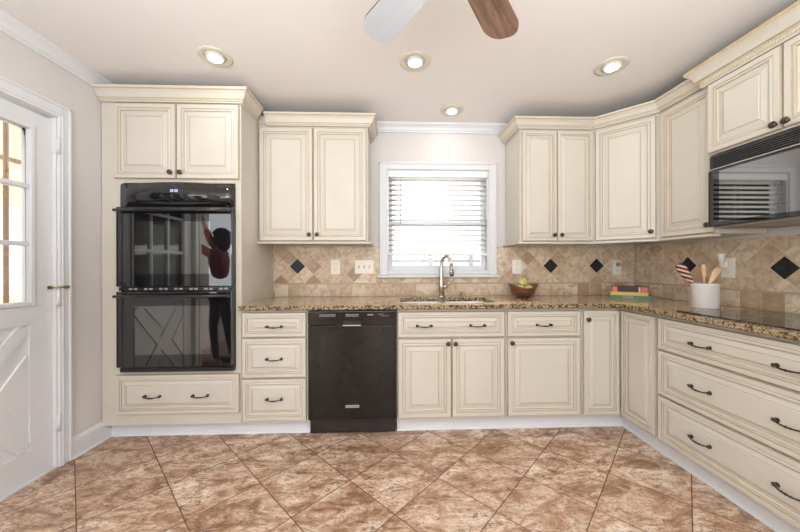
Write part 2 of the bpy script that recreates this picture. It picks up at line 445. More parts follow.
def fronts(root, lst, yf):
    for f in lst:
        b = MB(); w = f['x1']-f['x0']; h = f['z1']-f['z0']
        k = f.get('k', 1.0 if f['t'] == 'door' else .80); k = min(k, (min(w, h)/2-.012)/.0945)
        panel(b, f['x0'], f['x1'], f['z0'], f['z1'], yf, scaled(DOOR, k, 1 if k > .7 else .8))
        o = b.build(f['t'], root)
        for x, z in f.get('knobs', []):
            kb = MB(); knob_mesh(kb, x, z, yf); kb.build('knob', o)
        for x, z in f.get('pulls', []):
            kb = MB(); pull_mesh(kb, x, z, yf); kb.build('handle', o)

def carcass(root, x0, x1, d, z0, z1, top=True, back=True, name='body'):
    b = MB(); t = .018
    b.box(x0, x0+t, -d+.02, -.012, z0, z1); b.box(x1-t, x1, -d+.02, -.012, z0, z1)
    b.box(x0+t, x1-t, -d+.02, -.012, z0, z0+t)
    if top: b.box(x0+t, x1-t, -d+.02, -.012, z1-t, z1)
    if back: b.box(x0+t, x1-t, -.03, -.012, z0+t, z1-(t if top else 0))
    b.box(x0, x1, -d, -d+.02, z0, z1, 'cream', .0015)
    return b.build(name, root, merge=False)

G_BASE = 'cream base cabinets under the granite worktop'
G_UP = 'cream wall cabinets'
ZB0, ZB1 = .101, .880
def base_cab(label, x0, x1, fr, top=True, name='base_cabinet', cat='cabinet'):
    r = thing(name, label, cat, ((x0+x1)/2, YW, 0), 0, G_BASE); xc = (x0+x1)/2
    carcass(r, x0-xc+.001, x1-xc-.001, .59, ZB0, ZB1, top)
    for f in fr:
        f['x0'] -= xc; f['x1'] -= xc
        for k in ('knobs', 'pulls'):
            if k in f: f[k] = [(x-xc, z) for x, z in f[k]]
    fronts(r, fr, -.61); return r
DR = lambda x0, x1, z0, z1, pulls: dict(t='drawer', x0=x0, x1=x1, z0=z0, z1=z1, pulls=pulls)
DO = lambda x0, x1, z0, z1, knobs, **k: dict(t='door', x0=x0, x1=x1, z0=z0, z1=z1, knobs=knobs, **k)

base_cab('narrow cream three-drawer base cabinet between the double oven and the dishwasher', -1.018, -.563,
    [DR(-1.010, -.574, .696, .864, [(-.79, .782)]), DR(-1.010, -.574, .417, .688, [(-.79, .56)]), DR(-1.010, -.574, .121, .409, [(-.79, .285)])])
base_cab('wide cream base cabinet below the sink with a double-pull false front over two doors', .050, .822,
    [DR(.058, .812, .683, .862, [(.243, .778), (.618, .778)]),
     DO(.058, .433, .121, .674, [(.409, .639)]), DO(.438, .812, .121, .674, [(.461, .639)])], top=False, name='sink_cabinet')
base_cab('cream base cabinet with one pull drawer over a single door, right of the sink cabinet', .823, 1.370,
    [DR(.832, 1.358, .683, .862, [(1.092, .778)]), DO(.832, 1.358, .121, .674, [(.862, .639)])])

# corner base cabinet with its pair of folding doors
r = thing('corner_cabinet', 'cream corner base cabinet with two narrow full-height doors meeting in the inner corner', 'cabinet', (1.96, 2.45, 0), 0, G_BASE)
b = MB(); O = (1.96, 2.45)
b.prism([(x-O[0], y-O[1]) for x, y in ((1.372, 2.738), (2.245, 2.738), (2.245, 1.848), (1.667, 1.848), (1.667, 2.160), (1.372, 2.160))][::-1], ZB0, ZB1); b.build('body', r)
b = MB(); panel(b, 1.380-O[0], 1.643-O[0], .121, .864, 2.140-O[1], scaled(DOOR, .8)); o = b.build('door', r)
kb = MB(); knob_mesh(kb, 1.410-O[0], .800, 2.140-O[1]); kb.build('knob', o)
b = MB(); panel(b, 0, .282, .121, .864, 0, scaled(DOOR, .8)); b.build('door', r, (1.647-O[0], 2.136-O[1], 0), R(-90))

# right-hand drawer bank under the cooktop
YD = 1.846; WD = .914
r = thing('drawer_cabinet', 'wide cream three-drawer base cabinet under the black cooktop', 'cabinet', (XR, YD-WD/2, 0), R(-90), G_BASE)
carcass(r, -WD/2+.001, WD/2-.001, .59, ZB0, ZB1)
hx = .185
fronts(r, [DR(-WD/2+.010, WD/2-.010, .673, .864, [(-hx, .772), (hx, .772)]), DR(-WD/2+.010, WD/2-.010, .396, .665, [(-hx, .540), (hx, .540)]),
           DR(-WD/2+.010, WD/2-.010, .121, .388, [(-hx, .264), (hx, .264)])], -.61)

# ---- tall oven cabinet
TX0, TX1 = -1.953, -1.020; xc = -1.48
r = thing('oven_cabinet', 'tall cream oven cabinet by the left wall, framing the black double oven', 'cabinet', (xc, YW, 0))
b = MB(); L = lambda x: x-xc
OX0, OX1, OZ0, OZ1 = -1.813, -1.060, .470, 1.752
b.box(L(TX0), L(OX0)-.001, -.59, -.57, ZB0, 2.31, 'cream', .0015)          # left stile / filler
b.box(L(-1.85), L(-1.832), -.57, -.012, ZB0, 2.31)
b.box(L(TX1)-.018, L(TX1), -.57, -.012, ZB0, 2.31)
b.box(L(OX1)+.001, L(TX1), -.59, -.57, ZB0, 2.31, 'cream', .0015)
b.box(L(OX0)-.001, L(OX1)+.001, -.59, -.012, ZB0, OZ0-.002, 'cream')
b.box(L(OX0)-.001, L(OX1)+.001, -.59, -.012, OZ1+.002, 2.31, 'cream')
b.box(L(-1.832), L(TX1)-.018, -.03, -.012, OZ0, OZ1)
b.build('body', r, merge=False)
fronts(r, [DO(L(-1.862), L(-1.450), 1.779, 2.290, [(L(-1.450)-.030, 1.820)]), DO(L(-1.444), L(-1.028), 1.779, 2.290, [(L(-1.444)+.030, 1.820)]),
           DR(L(-1.850), L(-1.028), .180, .449, [(L(-1.603), .318), (L(-1.286), .318)])], -.61)
CROWN = [(0, 2.276), (.0195, 2.276), (.0205, 2.284), (.026, 2.287), (.028, 2.293), (.034, 2.297), (.038, 2.304), (.046, 2.322), (.058, 2.336), (.066, 2.341), (.068, 2.354), (0, 2.354)]
CM = ['cream', 'cream', 'goldglaze', 'cream', 'goldglaze', 'cream', 'cream', 'cream', 'goldglaze', 'cream', 'cream']
TC = [(o*1.0, 2.298+(z-2.276)*1.12) for o, z in CROWN]
b = MB(); b.sweep([(L(TX0), -.59), (L(TX1), -.59), (L(TX1), -.372)], TC, CM)
b.sweep([(L(TX0), -.59), (L(TX1), -.59), (L(TX1), -.012)], [(-.018, 2.31), (0, 2.31), (0, 2.385), (-.018, 2.385)], 'cream')
b.build('crown', r)

# ---- left wall cabinet
def up_cab(label, x0, x1, fr, **k):
    xc = (x0+x1)/2
    r = thing('upper_cabinet', label, 'cabinet', (xc, YW, 1.36), 0, G_UP)
    carcass_z(r, x0-xc, x1-xc)
    for f in fr:
        f['x0'] -= xc; f['x1'] -= xc; f['z0'] -= 1.36; f['z1'] -= 1.36
        f['knobs'] = [(x-xc, z-1.36) for x, z in f['knobs']]
    fronts(r, fr, -.33); return r, xc
def carcass_z(r, x0, x1): carcass(r, x0+.001, x1-.001, .31, .012, .935)
UX0, UX1 = -1.018, -.167
r, xc = up_cab('two-door cream wall cabinet between the oven cabinet and the window', UX0, UX1,
    [DO(-1.006, -.596, 1.380, 2.262, [(-.622, 1.428)]), DO(-.590, -.178, 1.380, 2.262, [(-.562, 1.428)])])
b = MB(); dz = -1.36
pr = lambda P, e=0: [(o, z+dz+e) for o, z in P]
b.sweep([(L2-xc, y) for L2, y in ((UX0+.064, -.31), (UX1, -.31), (UX1, -.012))], [(o, z+dz+.006 if z > 2.3 else z+dz) for o, z in CROWN], CM)
b.sweep([(L2-xc, y) for L2, y in ((UX0, -.31), (UX1, -.31), (UX1, -.012))], pr([(-.018, 2.29), (0, 2.29), (0, 2.359), (-.018, 2.359)]), 'cream')
b.build('crown', r)
RAIL = [(-.02, 1.356), (.026, 1.356), (.030, 1.360), (.028, 1.366), (.022, 1.371), (-.02, 1.371)]
b = MB(); b.sweep([(UX0-xc, -.31), (UX1-xc, -.31), (UX1-xc, -.012)], pr(RAIL), 'cream'); b.build('bottom_rail', r)

r, xc = up_cab('two-door cream wall cabinet immediately right of the window', 1.050, 1.647,
    [DO(1.062, 1.346, 1.380, 2.262, [(1.320, 1.428)], k=.72), DO(1.350, 1.640, 1.380, 2.262, [(1.378, 1.428)], k=.72)])
# diagonal corner wall cabinet
O = (2.0, 2.5)
r = thing('upper_cabinet', 'cream corner wall cabinet set diagonally with one wide door', 'cabinet', (O[0], O[1], 1.36), 0, G_UP)
b = MB(); b.prism([(x-O[0], y-O[1]) for x, y in ((1.649, 2.738), (2.245, 2.738), (2.245, 2.143), (1.949, 2.143), (1.649, 2.439))][::-1], .012, .935); b.build('body', r)
dl = math.hypot(.298, .298)
b = MB(); panel(b, .022, dl-.022, .020, .902, -.02, DOOR); o = b.build('door', r, (1.649-O[0], 2.440-O[1], 0), R(-45))
kb = MB(); knob_mesh(kb, dl-.052, .068, -.02); kb.build('knob', o)
# right wall cabinet
r = thing('upper_cabinet', 'single-door cream wall cabinet between the diagonal corner cabinet and the microwave', 'cabinet', (XR, 1.945, 1.36), R(-90), G_UP)
carcass(r, -.194, .194, .31, .012, .935)
fronts(r, [DO(-.180, .186, .020, .902, [(.155, .068)])], -.33)
# continuous crown and bottom rail along the right cabinets
run = [(1.050, 2.738), (1.050, 2.44), (1.6485, 2.44), (1.947, 2.1415), (1.947, 1.760)]
b = MB(); rows = b.sweep(run, [(o+.0015, z+.002 if z < 2.30 else z) for o, z in CROWN], CM)
b.sweep(run, [(-.015, 2.297), (.001, 2.297), (.001, 2.354), (-.015, 2.354)], 'cream')
struct(b.build('trim_7'))
b = MB(); b.sweep(run, RAIL, 'cream')
struct(b.build('trim_8'))

# ---- cabinet over the microwave
MWY = 1.750; MWW = .762
r = thing('microwave_cabinet', 'deeper two-door cream wall cabinet with rope-carved crown above the microwave', 'cabinet', (XR, MWY-MWW/2, 1.82), R(-90), G_UP)
carcass(r, -MWW/2+.001, MWW/2-.001, .375, .006, .50)
fronts(r, [DO(-MWW/2+.012, -.029, .014, .415, [(-.050, .040)], k=.95), DO(-.023, MWW/2-.012, .014, .415, [(-.003, .040)], k=.95)], -.395)
C2 = [(0, .418), (.020, .418), (.024, .426), (.026, .452), (.032, .456), (.040, .462), (.050, .486), (.062, .502), (.074, .512), (.078, .530), (0, .530)]
C2M = ['cream', 'cream', 'goldglaze', 'cream', 'glaze', 'cream', 'cream', 'cream', 'goldglaze', 'cream']
b = MB(); b.sweep([(-MWW/2, -.33), (-MWW/2, -.375), (MWW/2, -.375)], C2, C2M, side=1); b.build('crown', r)
b = MB(); n = 52
for i in range(n):
    x = -MWW/2+.002+(MWW-.004)*i/n
    bb = bmesh.new(); bmesh.ops.create_uvsphere(bb, u_segments=6, v_segments=4, radius=1)
    b.merge(bb, 'cream' if i % 2 else 'cream', Matrix.Translation((x+.006, -.400, .440)) @ Matrix.Rotation(R(35), 4, 'Y') @ Matrix.Diagonal((.0048, .004, .013, 1)), True)
b.box(-MWW/2, MWW/2, -.3995, -.396, .428, .452, 'goldglaze'); b.build('rope_band', r, merge=False)

# ------------------------------------------------------------------ double oven
r = thing('double_oven', 'built-in glossy black double wall oven in the tall cream cabinet', 'oven', (-1.436, YW, OZ0))
ow = (OX1-OX0)/2; dz = OZ0
b = MB(); b.box(-ow+.02, ow-.02, -.585, -.06, .010, 1.270, 'black_matte'); b.box(-ow, ow, -.606, -.594, .030, 1.272, 'black', .002); b.build('housing', r)
b = MB(); pts = []
n = 12
lo, hi = [], []
for k in range(n+1):   # gently bowed control fascia
    u = -1+2*k/n; x = u*ow; y = -.606-.030*(1-u*u*.85); top = 1.279-.0-.016*u*u
    lo.append((x, y, 1.118)); hi.append((x, y+.001, top))
for i in range(n):
    A = [b.bm.verts.new(p) for p in (lo[i], lo[i+1], hi[i+1], hi[i])]; b.face(A, 'black_gloss', True)
    B = [b.bm.verts.new((p[0], -.606, p[2])) for p in (lo[i], lo[i+1], hi[i+1], hi[i])]
    b.face([A[0], A[1], B[1], B[0]], 'black'); b.face([A[3], A[2], B[2], B[3]], 'black'); b.face(B[::-1], 'black')
    if i == 0: b.face([A[0], A[3], B[3], B[0]], 'black')
    if i == n-1: b.face([A[1], A[2], B[2], B[1]], 'black')
cp = b.build('control_panel', r)
b = MB()
for x in (-.030, -.018, -.002, .010): b.box(x, x+.008, -.6375, -.6365, 1.213, 1.217, 'blue'); b.box(x, x+.008, -.6375, -.6365, 1.225, 1.229, 'blue'); b.box(x+.003, x+.008, -.6375, -.6365, 1.217, 1.225, 'blue')
b.build('clock_display', cp, merge=False)
def oven_door(z0, z1, lower):
    b = MB(); b.box(-ow, ow, -.645, -.612, z0, z1, 'black_gloss', .004); d = b.build('oven_door', r)
    b = MB(); b.box(-.255, .235, -.6458, -.6452, z0+.085, z1-.095, 'innerglass'); b.build('viewing_window', d)
    b = MB(); zz = z1-.028
    b.tube([(-ow+.018, -.684, zz), (-ow*.5, -.694, zz+.002), (0, -.698, zz+.002), (ow*.5, -.694, zz+.002), (ow+.004, -.684, zz)], [.010, .011, .011, .011, .010], 'black', 12)
    for sx in (-1, 1): b.tube([(sx*(ow-.045), -.642, zz-.004), (sx*(ow-.045), -.686, zz)], .010, 'black', 10)
    b.build('handle', d)
    return d
oven_door(.578, 1.110, False); oven_door(.040, .545, True)
b = MB(); b.box(-ow, ow, -.625, -.610, .549, .575, 'black', .002)
for k in range(22):
    x = -ow+.035+k*.033; b.box(x, x+.022, -.6262, -.6255, .556, .567, 'grey_line' if k % 3 else 'black_matte')
b.build('vent_strip', r, merge=False)
b = MB(); b.box(-ow+.012, ow+.004, -.632, -.594, .004, .034, 'black_matte', .004); b.box(-ow+.012, ow, -.6345, -.633, .020, .026, 'black'); b.build('bottom_vent', r, merge=False)

# ------------------------------------------------------------------ dishwasher
r = thing('dishwasher', 'black front-loading dishwasher under the granite worktop', 'dishwasher', (-.256, YW, 0))
b = MB(); b.box(-.298, .298, -.60, -.04, .118, .872, 'black_matte'); b.build('tub', r)
b = MB(); b.box(-.302, .302, -.622, -.603, .125, .772, 'dish', .004); dd = b.build('door', r)
b = MB(); b.box(-.302, .302, -.624, -.603, .776, .872, 'dish', .004)
b.box(-.302, .302, -.6245, -.6242, .8685, .8700, 'grey_line')
cp = b.build('control_panel', r, merge=False)
def dashes(x0, x1, n, z, h=.006):
    w = (x1-x0)/n; b = MB()
    for i in range(n): b.box(x0+i*w+w*.12, x0+(i+1)*w-w*.12, -.6256, -.6243, z, z+h, 'grey_line')
    b.build('button_label', cp, merge=False)
dashes(-.226, -.112, 6, .845, .006); dashes(-.226, -.112, 9, .836, .003)
dashes(-.045, .045, 5, .845, .006); dashes(-.045, .045, 7, .836, .003)
dashes(.104, .146, 3, .843, .008); dashes(.176, .216, 4, .850, .003); dashes(.196, .250, 5, .838, .0025)
b = MB(); b.box(-.062, .058, -.627, -.6245, .779, .806, 'black_matte'); b.box(-.064, .060, -.636, -.624, .772, .779, 'silver', .002); b.build('handle', cp, merge=False)
b = MB(); b.box(-.047, .047, -.6245, -.6222, .208, .226, 'silver', .002)
for i in range(10): b.box(-.038+i*.0077, -.038+i*.0077+.0046, -.6252, -.6246, .2145+(.0 if i in (0, 7) else 0), .2195, 'black_matte')
b.build('nameplate', dd, merge=False)
b = MB(); b.box(-.300, .300, -.562, -.535, .004, .120, 'black', .003); b.build('kick_plate', r)

# ------------------------------------------------------------------ worktop with sink cut-out
def rrect(x0, x1, y0, y1, rad, n=5):
    out = []
    for cx, cy, a0 in ((x1-rad, y1-rad, 0), (x0+rad, y1-rad, 90), (x0+rad, y0+rad, 180), (x1-rad, y0+rad, 270)):
        for k in range(n+1): a = R(a0+90*k/n); out.append((cx+rad*math.cos(a), cy+rad*math.sin(a)))
    return out
outer = [(-1.019, 2.738), (-1.019, 2.110), (1.590, 2.110), (1.617, 2.083), (1.617, .932), (2.243, .932), (2.243, 2.738)]   # ccw
SX0, SX1, SY0, SY1 = .085, .790, 2.215, 2.590
hole = rrect(SX0, SX1, SY0, SY1, .07)
b = MB()
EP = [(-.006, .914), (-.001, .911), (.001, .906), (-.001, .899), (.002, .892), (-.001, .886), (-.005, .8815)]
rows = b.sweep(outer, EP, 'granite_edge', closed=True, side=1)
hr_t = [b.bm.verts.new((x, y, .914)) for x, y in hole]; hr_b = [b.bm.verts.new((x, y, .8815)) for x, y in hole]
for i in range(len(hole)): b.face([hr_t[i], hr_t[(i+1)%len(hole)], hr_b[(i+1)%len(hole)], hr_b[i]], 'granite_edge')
for idx, ho, flip in ((0, hr_t, False), (-1, hr_b, True)):
    ov = [rw[idx] for rw in rows]; allv = ov+ho
    for tr in tessellate_polygon([[v.co for v in ov], [v.co for v in ho]]):
        b.face([allv[i] for i in tr], 'granite')
tag(b.build('granite_worktop', merge=False), 'continuous speckled brown granite worktop with rough edge and sink cut-out', 'worktop')

# undermount double sink
r = thing('kitchen_sink', 'white double-bowl sink set under the granite below the window', 'sink', (.4375, 2.40, .88))
def bowl(x0, x1):
    b = MB(); t = rrect(x0, x1, -.182, .186, .06); bt = rrect(x0+.02, x1-.02, -.165, .168, .06); ot = rrect(x0-.010, x1+.010, -.196, .200, .066); ob = rrect(x0+.010, x1-.010, -.172, .176, .06)
    A = [b.bm.verts.new((x, y, .001)) for x, y in t]; B = [b.bm.verts.new((x, y, -.175)) for x, y in bt]
    C_ = [b.bm.verts.new((x, y, .001)) for x, y in ot]; D = [b.bm.verts.new((x, y, -.185)) for x, y in ob]; n = len(t)
    for i in range(n):
        j = (i+1) % n
        b.face([A[i], A[j], B[j], B[i]], 'sink', True); b.face([C_[i], C_[j], A[j], A[i]], 'sink'); b.face([C_[i], D[i], D[j], C_[j]], 'sink', True)
    b.face(B, 'sink'); b.face(D[::-1], 'sink'); return b
for x0, x1 in ((-.350, -.016), (.016, .350)):
    o = bowl(x0, x1).build('sink_bowl', r)
    d = MB(); d.lathe([(.0001, 0), (.042, 0), (.044, .002), (.036, .003), (.030, -.002+.003), (.0001, .001)], 'steel', 20, 'Z', ((x0+x1)/2, 0, -.1745)); d.build('drain', o)

# faucet
r = thing('kitchen_faucet', 'brushed nickel gooseneck pull-down faucet standing behind the sink', 'faucet', (.452, 2.655, .9145))
b = MB(); b.lathe([(.0001, 0), (.032, 0), (.032, .006), (.022, .012), (.0001, .012)], 'chrome', 24); b.build('base', r)
b = MB(); pts = [(0, 0, .012), (0, 0, .10), (0, 0, .19), (0, 0, .25)]; rs = [.026, .022, .017, .0165]
for k in range(1, 12):
    a = R(180-180*k/11.0); pts.append((.034+.034*math.cos(a), -.045-.045*math.cos(a), .27+.080*math.sin(a))); rs.append(.0155)
b.tube(pts, rs, 'chrome', 14); b.build('spout', r)
b = MB(); e = pts[-1]
b.tube([(e[0], e[1], e[2]), (e[0]+.002, e[1]-.004, e[2]-.05), (e[0]+.002, e[1]-.006, e[2]-.075)], [.017, .020, .021], 'chrome', 14)
b.tube([(e[0]+.002, e[1]-.006, e[2]-.072), (e[0]+.002, e[1]-.007, e[2]-.092)], [.0205, .014], 'black', 14)
b.tube([(e[0]+.002, e[1]-.022, e[2]-.03), (e[0]+.002, e[1]-.024, e[2]-.055)], [.004, .004], 'black', 8)
b.build('spray_head', r)
b = MB(); b.tube([(.012, 0, .085), (.036, -.002, .088), (.046, -.004, .093)], [.016, .017, .012], 'chrome', 12)
b.tube([(.040, -.004, .092), (.066, -.010, .120), (.080, -.012, .148)], [.010, .008, .010], 'chrome', 10); b.build('lever', r)

# little twig on the worktop
b = MB()
b.tube([(-.020, 0, .004), (.0, -.004, .022), (.012, -.006, .040)], [.0025, .003, .002], 'twig', 6)
b.tube([(.018, 0, .004), (.004, -.004, .024), (-.022, -.004, .044)], [.0025, .003, .002], 'twig', 6)
b.tube([(.004, -.004, .024), (.024, -.006, .036)], [.002, .0015], 'twig', 6)
tag(b.build('dry_twig', loc=(.635, 2.70, .913)), 'tiny rust-brown crossed twig at the foot of the backsplash, right of the faucet', 'twig')

# ------------------------------------------------------------------ backsplashes
ZT, Z0 = 1.354, .9155
def splash(label, axis, segs, c0, accents, row0):
    r = thing('tile_backsplash', label, 'backsplash', (0, 0, 0))
    M['diag%d' % axis] = tile_mat('travertine_diamond_%s' % 'xy'[axis], axis, c0)
    M['row%d' % axis] = tile_mat('travertine_row_%s' % 'xy'[axis], axis, row0, diag=False)
    def bx(b, u0, u1, z0, z1, th, m, bev=0):
        if axis == 0: b.box(u0, u1, YW-th, YW-.0005, z0, z1, m, bev)
        else: b.box(XR-th, XR-.0005, u0, u1, z0, z1, m, bev)
    b = MB(); bl = MB(); br = MB()
    for u0, u1, zt in segs:
        bx(b, u0, u1, 1.0325, zt, .010, 'diag%d' % axis); bx(br, u0, u1, Z0, 1.0195, .011, 'row%d' % axis)
        bx(bl, u0, u1, 1.020, 1.032, .0145, 'liner', .004)
    b.build('diamond_tiles', r, merge=False); br.build('bottom_row', r, merge=False); bl.build('pencil_liner', r, merge=False)
    h = .071*.94
    for c, z in accents:
        a = MB(); t0, t1 = .0125, .004
        P = [(-h, 0), (0, -h), (h, 0), (0, h)]; P2 = [(p*.94, q*.94) for p, q in P]
        mk = (lambda p, q, t: (c+p, YW-t, z+q)) if axis == 0 else (lambda p, q, t: (XR-t, c+p, z+q))
        F = [a.bm.verts.new(mk(p, q, t0)) for p, q in P2]; S = [a.bm.verts.new(mk(p, q, t0-.002)) for p, q in P]; Bk = [a.bm.verts.new(mk(p, q, t1)) for p, q in P]
        a.face(F, 'accent'); a.face(Bk[::-1], 'accent')
        for i in range(4):
            j = (i+1) % 4; a.face([F[i], F[j], S[j], S[i]], 'accent'); a.face([S[i], S[j], Bk[j], Bk[i]], 'accent')
        o = a.build('accent_tile', r); o['label'] = 'black diamond tile'
    return r
splash('tan travertine diamond-tiled backsplash on the window wall, above the sink counter', 0,
       [(-1.018, -.088, ZT), (-.088, .965, 1.0745), (.965, XR-.0155, ZT)], 1.463, [(-.809, 1.18), (1.463, 1.18), (1.889, 1.18)], .07)
splash('tan travertine diamond-tiled backsplash on the right wall behind the cooktop', 1, [(.60, YW-.0155, ZT)], 1.672, [(1.672, 1.168), (2.24, 1.18)], .03)
for o in bpy.data.objects:
    pass

# ------------------------------------------------------------------ wall plates
def plate(b, w, h): b.box(-w/2, w/2, -.006, 0, -h/2, h/2, 'plate', .0025)
def outlet(label, loc, rz, w=.076, h=.122):
    r = thing('wall_outlet', label, 'outlet', loc, rz, 'wall outlets on the backsplash')
    b = MB(); plate(b, w, h); b.build('cover_plate', r)
    for s in (-1, 1):
        b = MB(); b.box(-.017, .017, -.0085, -.005, s*.026-.018, s*.026+.018, 'plate', .004)
        b.box(-.008, -.0055, -.0092, -.0084, s*.026-.004, s*.026+.008, 'slotdark'); b.box(.0055, .008, -.0092, -.0084, s*.026-.004, s*.026+.006, 'slotdark')
        b.box(-.002, .002, -.0092, -.0084, s*.026-.012, s*.026-.008, 'slotdark'); b.build('socket', r, merge=False)
    return r
ys = YW-.0102
outlet('ivory outlet left of the triple switch plate', (-.475, ys, 1.175), 0, .082, .130)
outlet('ivory outlet between the window and the black diamond tile', (1.150, ys, 1.172), 0, .082, .128)
outlet('ivory outlet above the book stack near the inner wall corner', (2.075, ys, 1.165), 0, .082, .128)
ob = outlet('ivory outlet on the right wall behind the canister', (XR-.0102, 1.961, 1.166), R(-90), .084, .132)
r = thing('switch_plate', 'wide ivory three-switch wall plate left of the window', 'light switch', (-.222, ys, 1.174))
b = MB(); plate(b, .165, .122); b.build('cover_plate', r)
for x in (-.046, 0, .046):
    b = MB(); b.box(x-.0055, x+.0055, -.0075, -.005, -.013, .013, 'slotdark'); b.tube([(x, -.006, -.002), (x, -.017, .006)], [.0042, .0035], 'plate', 8); b.build('toggle', r, merge=False)
# plug-in on the corner outlet and on the right wall outlet
b = MB(); b.lathe([(.0001, -.0095), (.017, -.0095), (.019, -.016), (.017, -.030), (.010, -.034), (.0001, -.034)], 'slotdark', 18, 'Y')
tag(b.build('socket_plug', loc=(2.078, ys, 1.192)), 'small round grey plug in the outlet above the books', 'plug')
r = thing('outlet_freshener', 'white flared plug-in air freshener on the right wall outlet behind the canister', 'air freshener', (XR-.0102, 1.972, 1.174), R(-90))
b = MB(); b.box(-.020, .020, -.032, -.0095, -.012, .030, 'plate', .006); b.build('plug_body', r)
b = MB(); b.lathe([(.0001, .028), (.012, .028), (.014, .050), (.025, .086), (.023, .088), (.0001, .082)], 'plate', 20, 'Z', (-.004, -.034, 0)); b.build('diffuser_cup', r)

# ------------------------------------------------------------------ window, sashes and blind
def frame_boxes(b, x0, x1, z0, z1, w, y0, y1, m='white', bev=.003, wb=None):
    wb = wb or w
    b.box(x0, x0+w, y0, y1, z0, z1, m, bev); b.box(x1-w, x1, y0, y1, z0, z1, m, bev)
    b.box(x0+w, x1-w, y0, y1, z1-w, z1, m, bev); b.box(x0+w, x1-w, y0, y1, z0, z0+wb, m, bev)
r = thing('window_1', 'white double-hung window above the sink', 'window', ((WX0+WX1)/2, YW, WZ0)); struct(r)
L = lambda x: x-(WX0+WX1)/2
wi0, wi1, hz = L(WX0), L(WX1), WZ1-WZ0
b = MB()   # jamb lining
frame_boxes(b, wi0+.0005, wi1-.0005, .0005, hz-.0005, .016, .001, .118, 'white', 0); b.build('jamb', r, merge=False)
b = MB(); co = .060   # casing with a stepped profile
for x0, x1, z0, z1 in ((wi0-co, wi0+.004, -.015, hz+co), (wi1-.004, wi1+co, -.015, hz+co), (wi0+.004, wi1-.004, hz-.004, hz+co)):
    b.box(x0, x1, -.018, -.0005, z0, z1, 'white', .004)
b.box(wi0-co, wi0-co+.016, -.026, -.017, -.015, hz+co, 'white', .003); b.box(wi1+co-.016, wi1+co, -.026, -.017, -.015, hz+co, 'white', .003)
b.box(wi0-co, wi1+co, -.026, -.017, hz+co-.016, hz+co, 'white', .003); b.build('casing', r, merge=False)
b = MB(); b.box(wi0-co-.018, wi1+co+.018, -.045, -.0005, -.036, -.016, 'white', .005); b.box(wi0+.017, wi1-.017, 0, .05, -.0002+.017, .024, 'white'); b.build('sill', r, merge=False)
mid = .455
b = MB(); frame_boxes(b, wi0+.018, wi1-.018, .020, mid+.018, .040, .055, .085, 'white', .003, .052); b.build('lower_sash', r, merge=False)
b = MB(); frame_boxes(b, wi0+.018, wi1-.018, mid-.018, hz-.018, .036, .088, .113, 'white', .003); b.build('upper_sash', r, merge=False)
b = MB(); b.box(wi0+.050, wi1-.050, .068, .070, .060, mid, 'glass'); b.build('pane', r)
b = MB(); b.box(wi0+.050, wi1-.050, .100, .102, mid, hz-.05, 'glass'); b.build('pane', r)
# blind
r = thing('window_blind', 'white horizontal slat blind raised a little above the sink window sill', 'blind', ((WX0+WX1)/2, YW, WZ0))
b = MB(); b.box(wi0+.018, wi1-.018, -.012, .048, hz-.070, hz-.017, 'blind', .004); b.build('headrail', r)
b = MB(); zt, zb = hz-.090, .212; n = 15
for k in range(n):
    z = zb+(zt-zb)*k/(n-1)
    yy = [(-.024+.048*j/4) for j in range(5)]
    top = [( y+.022, z+.0035*(1-(y/.024)**2)-.18*y) for y in yy]
    A = [b.bm.verts.new((wi0+.022, y, zz)) for y, zz in top]; B = [b.bm.verts.new((wi1-.022, y, zz)) for y, zz in top]
    A2 = [b.bm.verts.new((wi0+.022, y, zz-.0028)) for y, zz in top]; B2 = [b.bm.verts.new((wi1-.022, y, zz-.0028)) for y, zz in top]
    for j in range(4):
        b.face([A[j], B[j], B[j+1], A[j+1]], 'slat', True); b.face([A2[j], A2[j+1], B2[j+1], B2[j]], 'slat', True)
    b.face([A[0], A2[0], B2[0], B[0]], 'slat'); b.face([A[4], B[4], B2[4], A2[4]], 'slat')
    b.face(A+A2[::-1], 'slat'); b.face(B+B2[::-1], 'slat')
b.build('slats', r, merge=False)
b = MB(); b.box(wi0+.020, wi1-.020, -.006, .046, .160, .182, 'blind', .004); b.build('bottom_rail', r)
for x in (wi0+.10, 0, wi1-.10):
    b = MB()
    for y in (-.003, .046): b.tube([(x, y, .16), (x, y, hz-.07)], .0009, 'blind', 5)
    b.build('ladder_cord', r, merge=False)
b = MB(); b.tube([(wi0+.125, -.018, hz-.075), (wi0+.125, -.020, .44)], .0035, 'grey_line', 7); b.build('tilt_wand', r)

# ------------------------------------------------------------------ left door: nine lites over a crossbuck
r = thing('door_1', 'white nine-lite crossbuck door in the left wall', 'door', (XL, DY1, 0), R(90)); struct(r)
# local x runs toward the camera side reversed: local +x = world +Y after 90 deg turn, local -y = world +X
W = DY1-DY0-.006; yF = .020     # face set back a little; local x from -W to 0
def dx(a): return a              # distances from hinge edge given as negative x
b = MB(); st = .114; t = .044
gx0, gx1, gz0, gz1 = -W+st, -st, .992, 1.945
b.box(-W, -st, yF, yF+t, .012, .17, 'white'); b.box(-st, 0, yF, yF+t, .012, 2.044, 'white'); b.box(-W, -W+st, yF, yF+t, .17, 2.044, 'white')
b.box(gx0, gx1, yF, yF+t, gz1, 2.044, 'white'); b.box(gx0, gx1, yF, yF+t, .865, gz0, 'white')
b.box(gx0, gx1, yF+.010, yF+t-.010, .17, .865, 'white')           # recessed lower field
b.build('slab', r, merge=False)
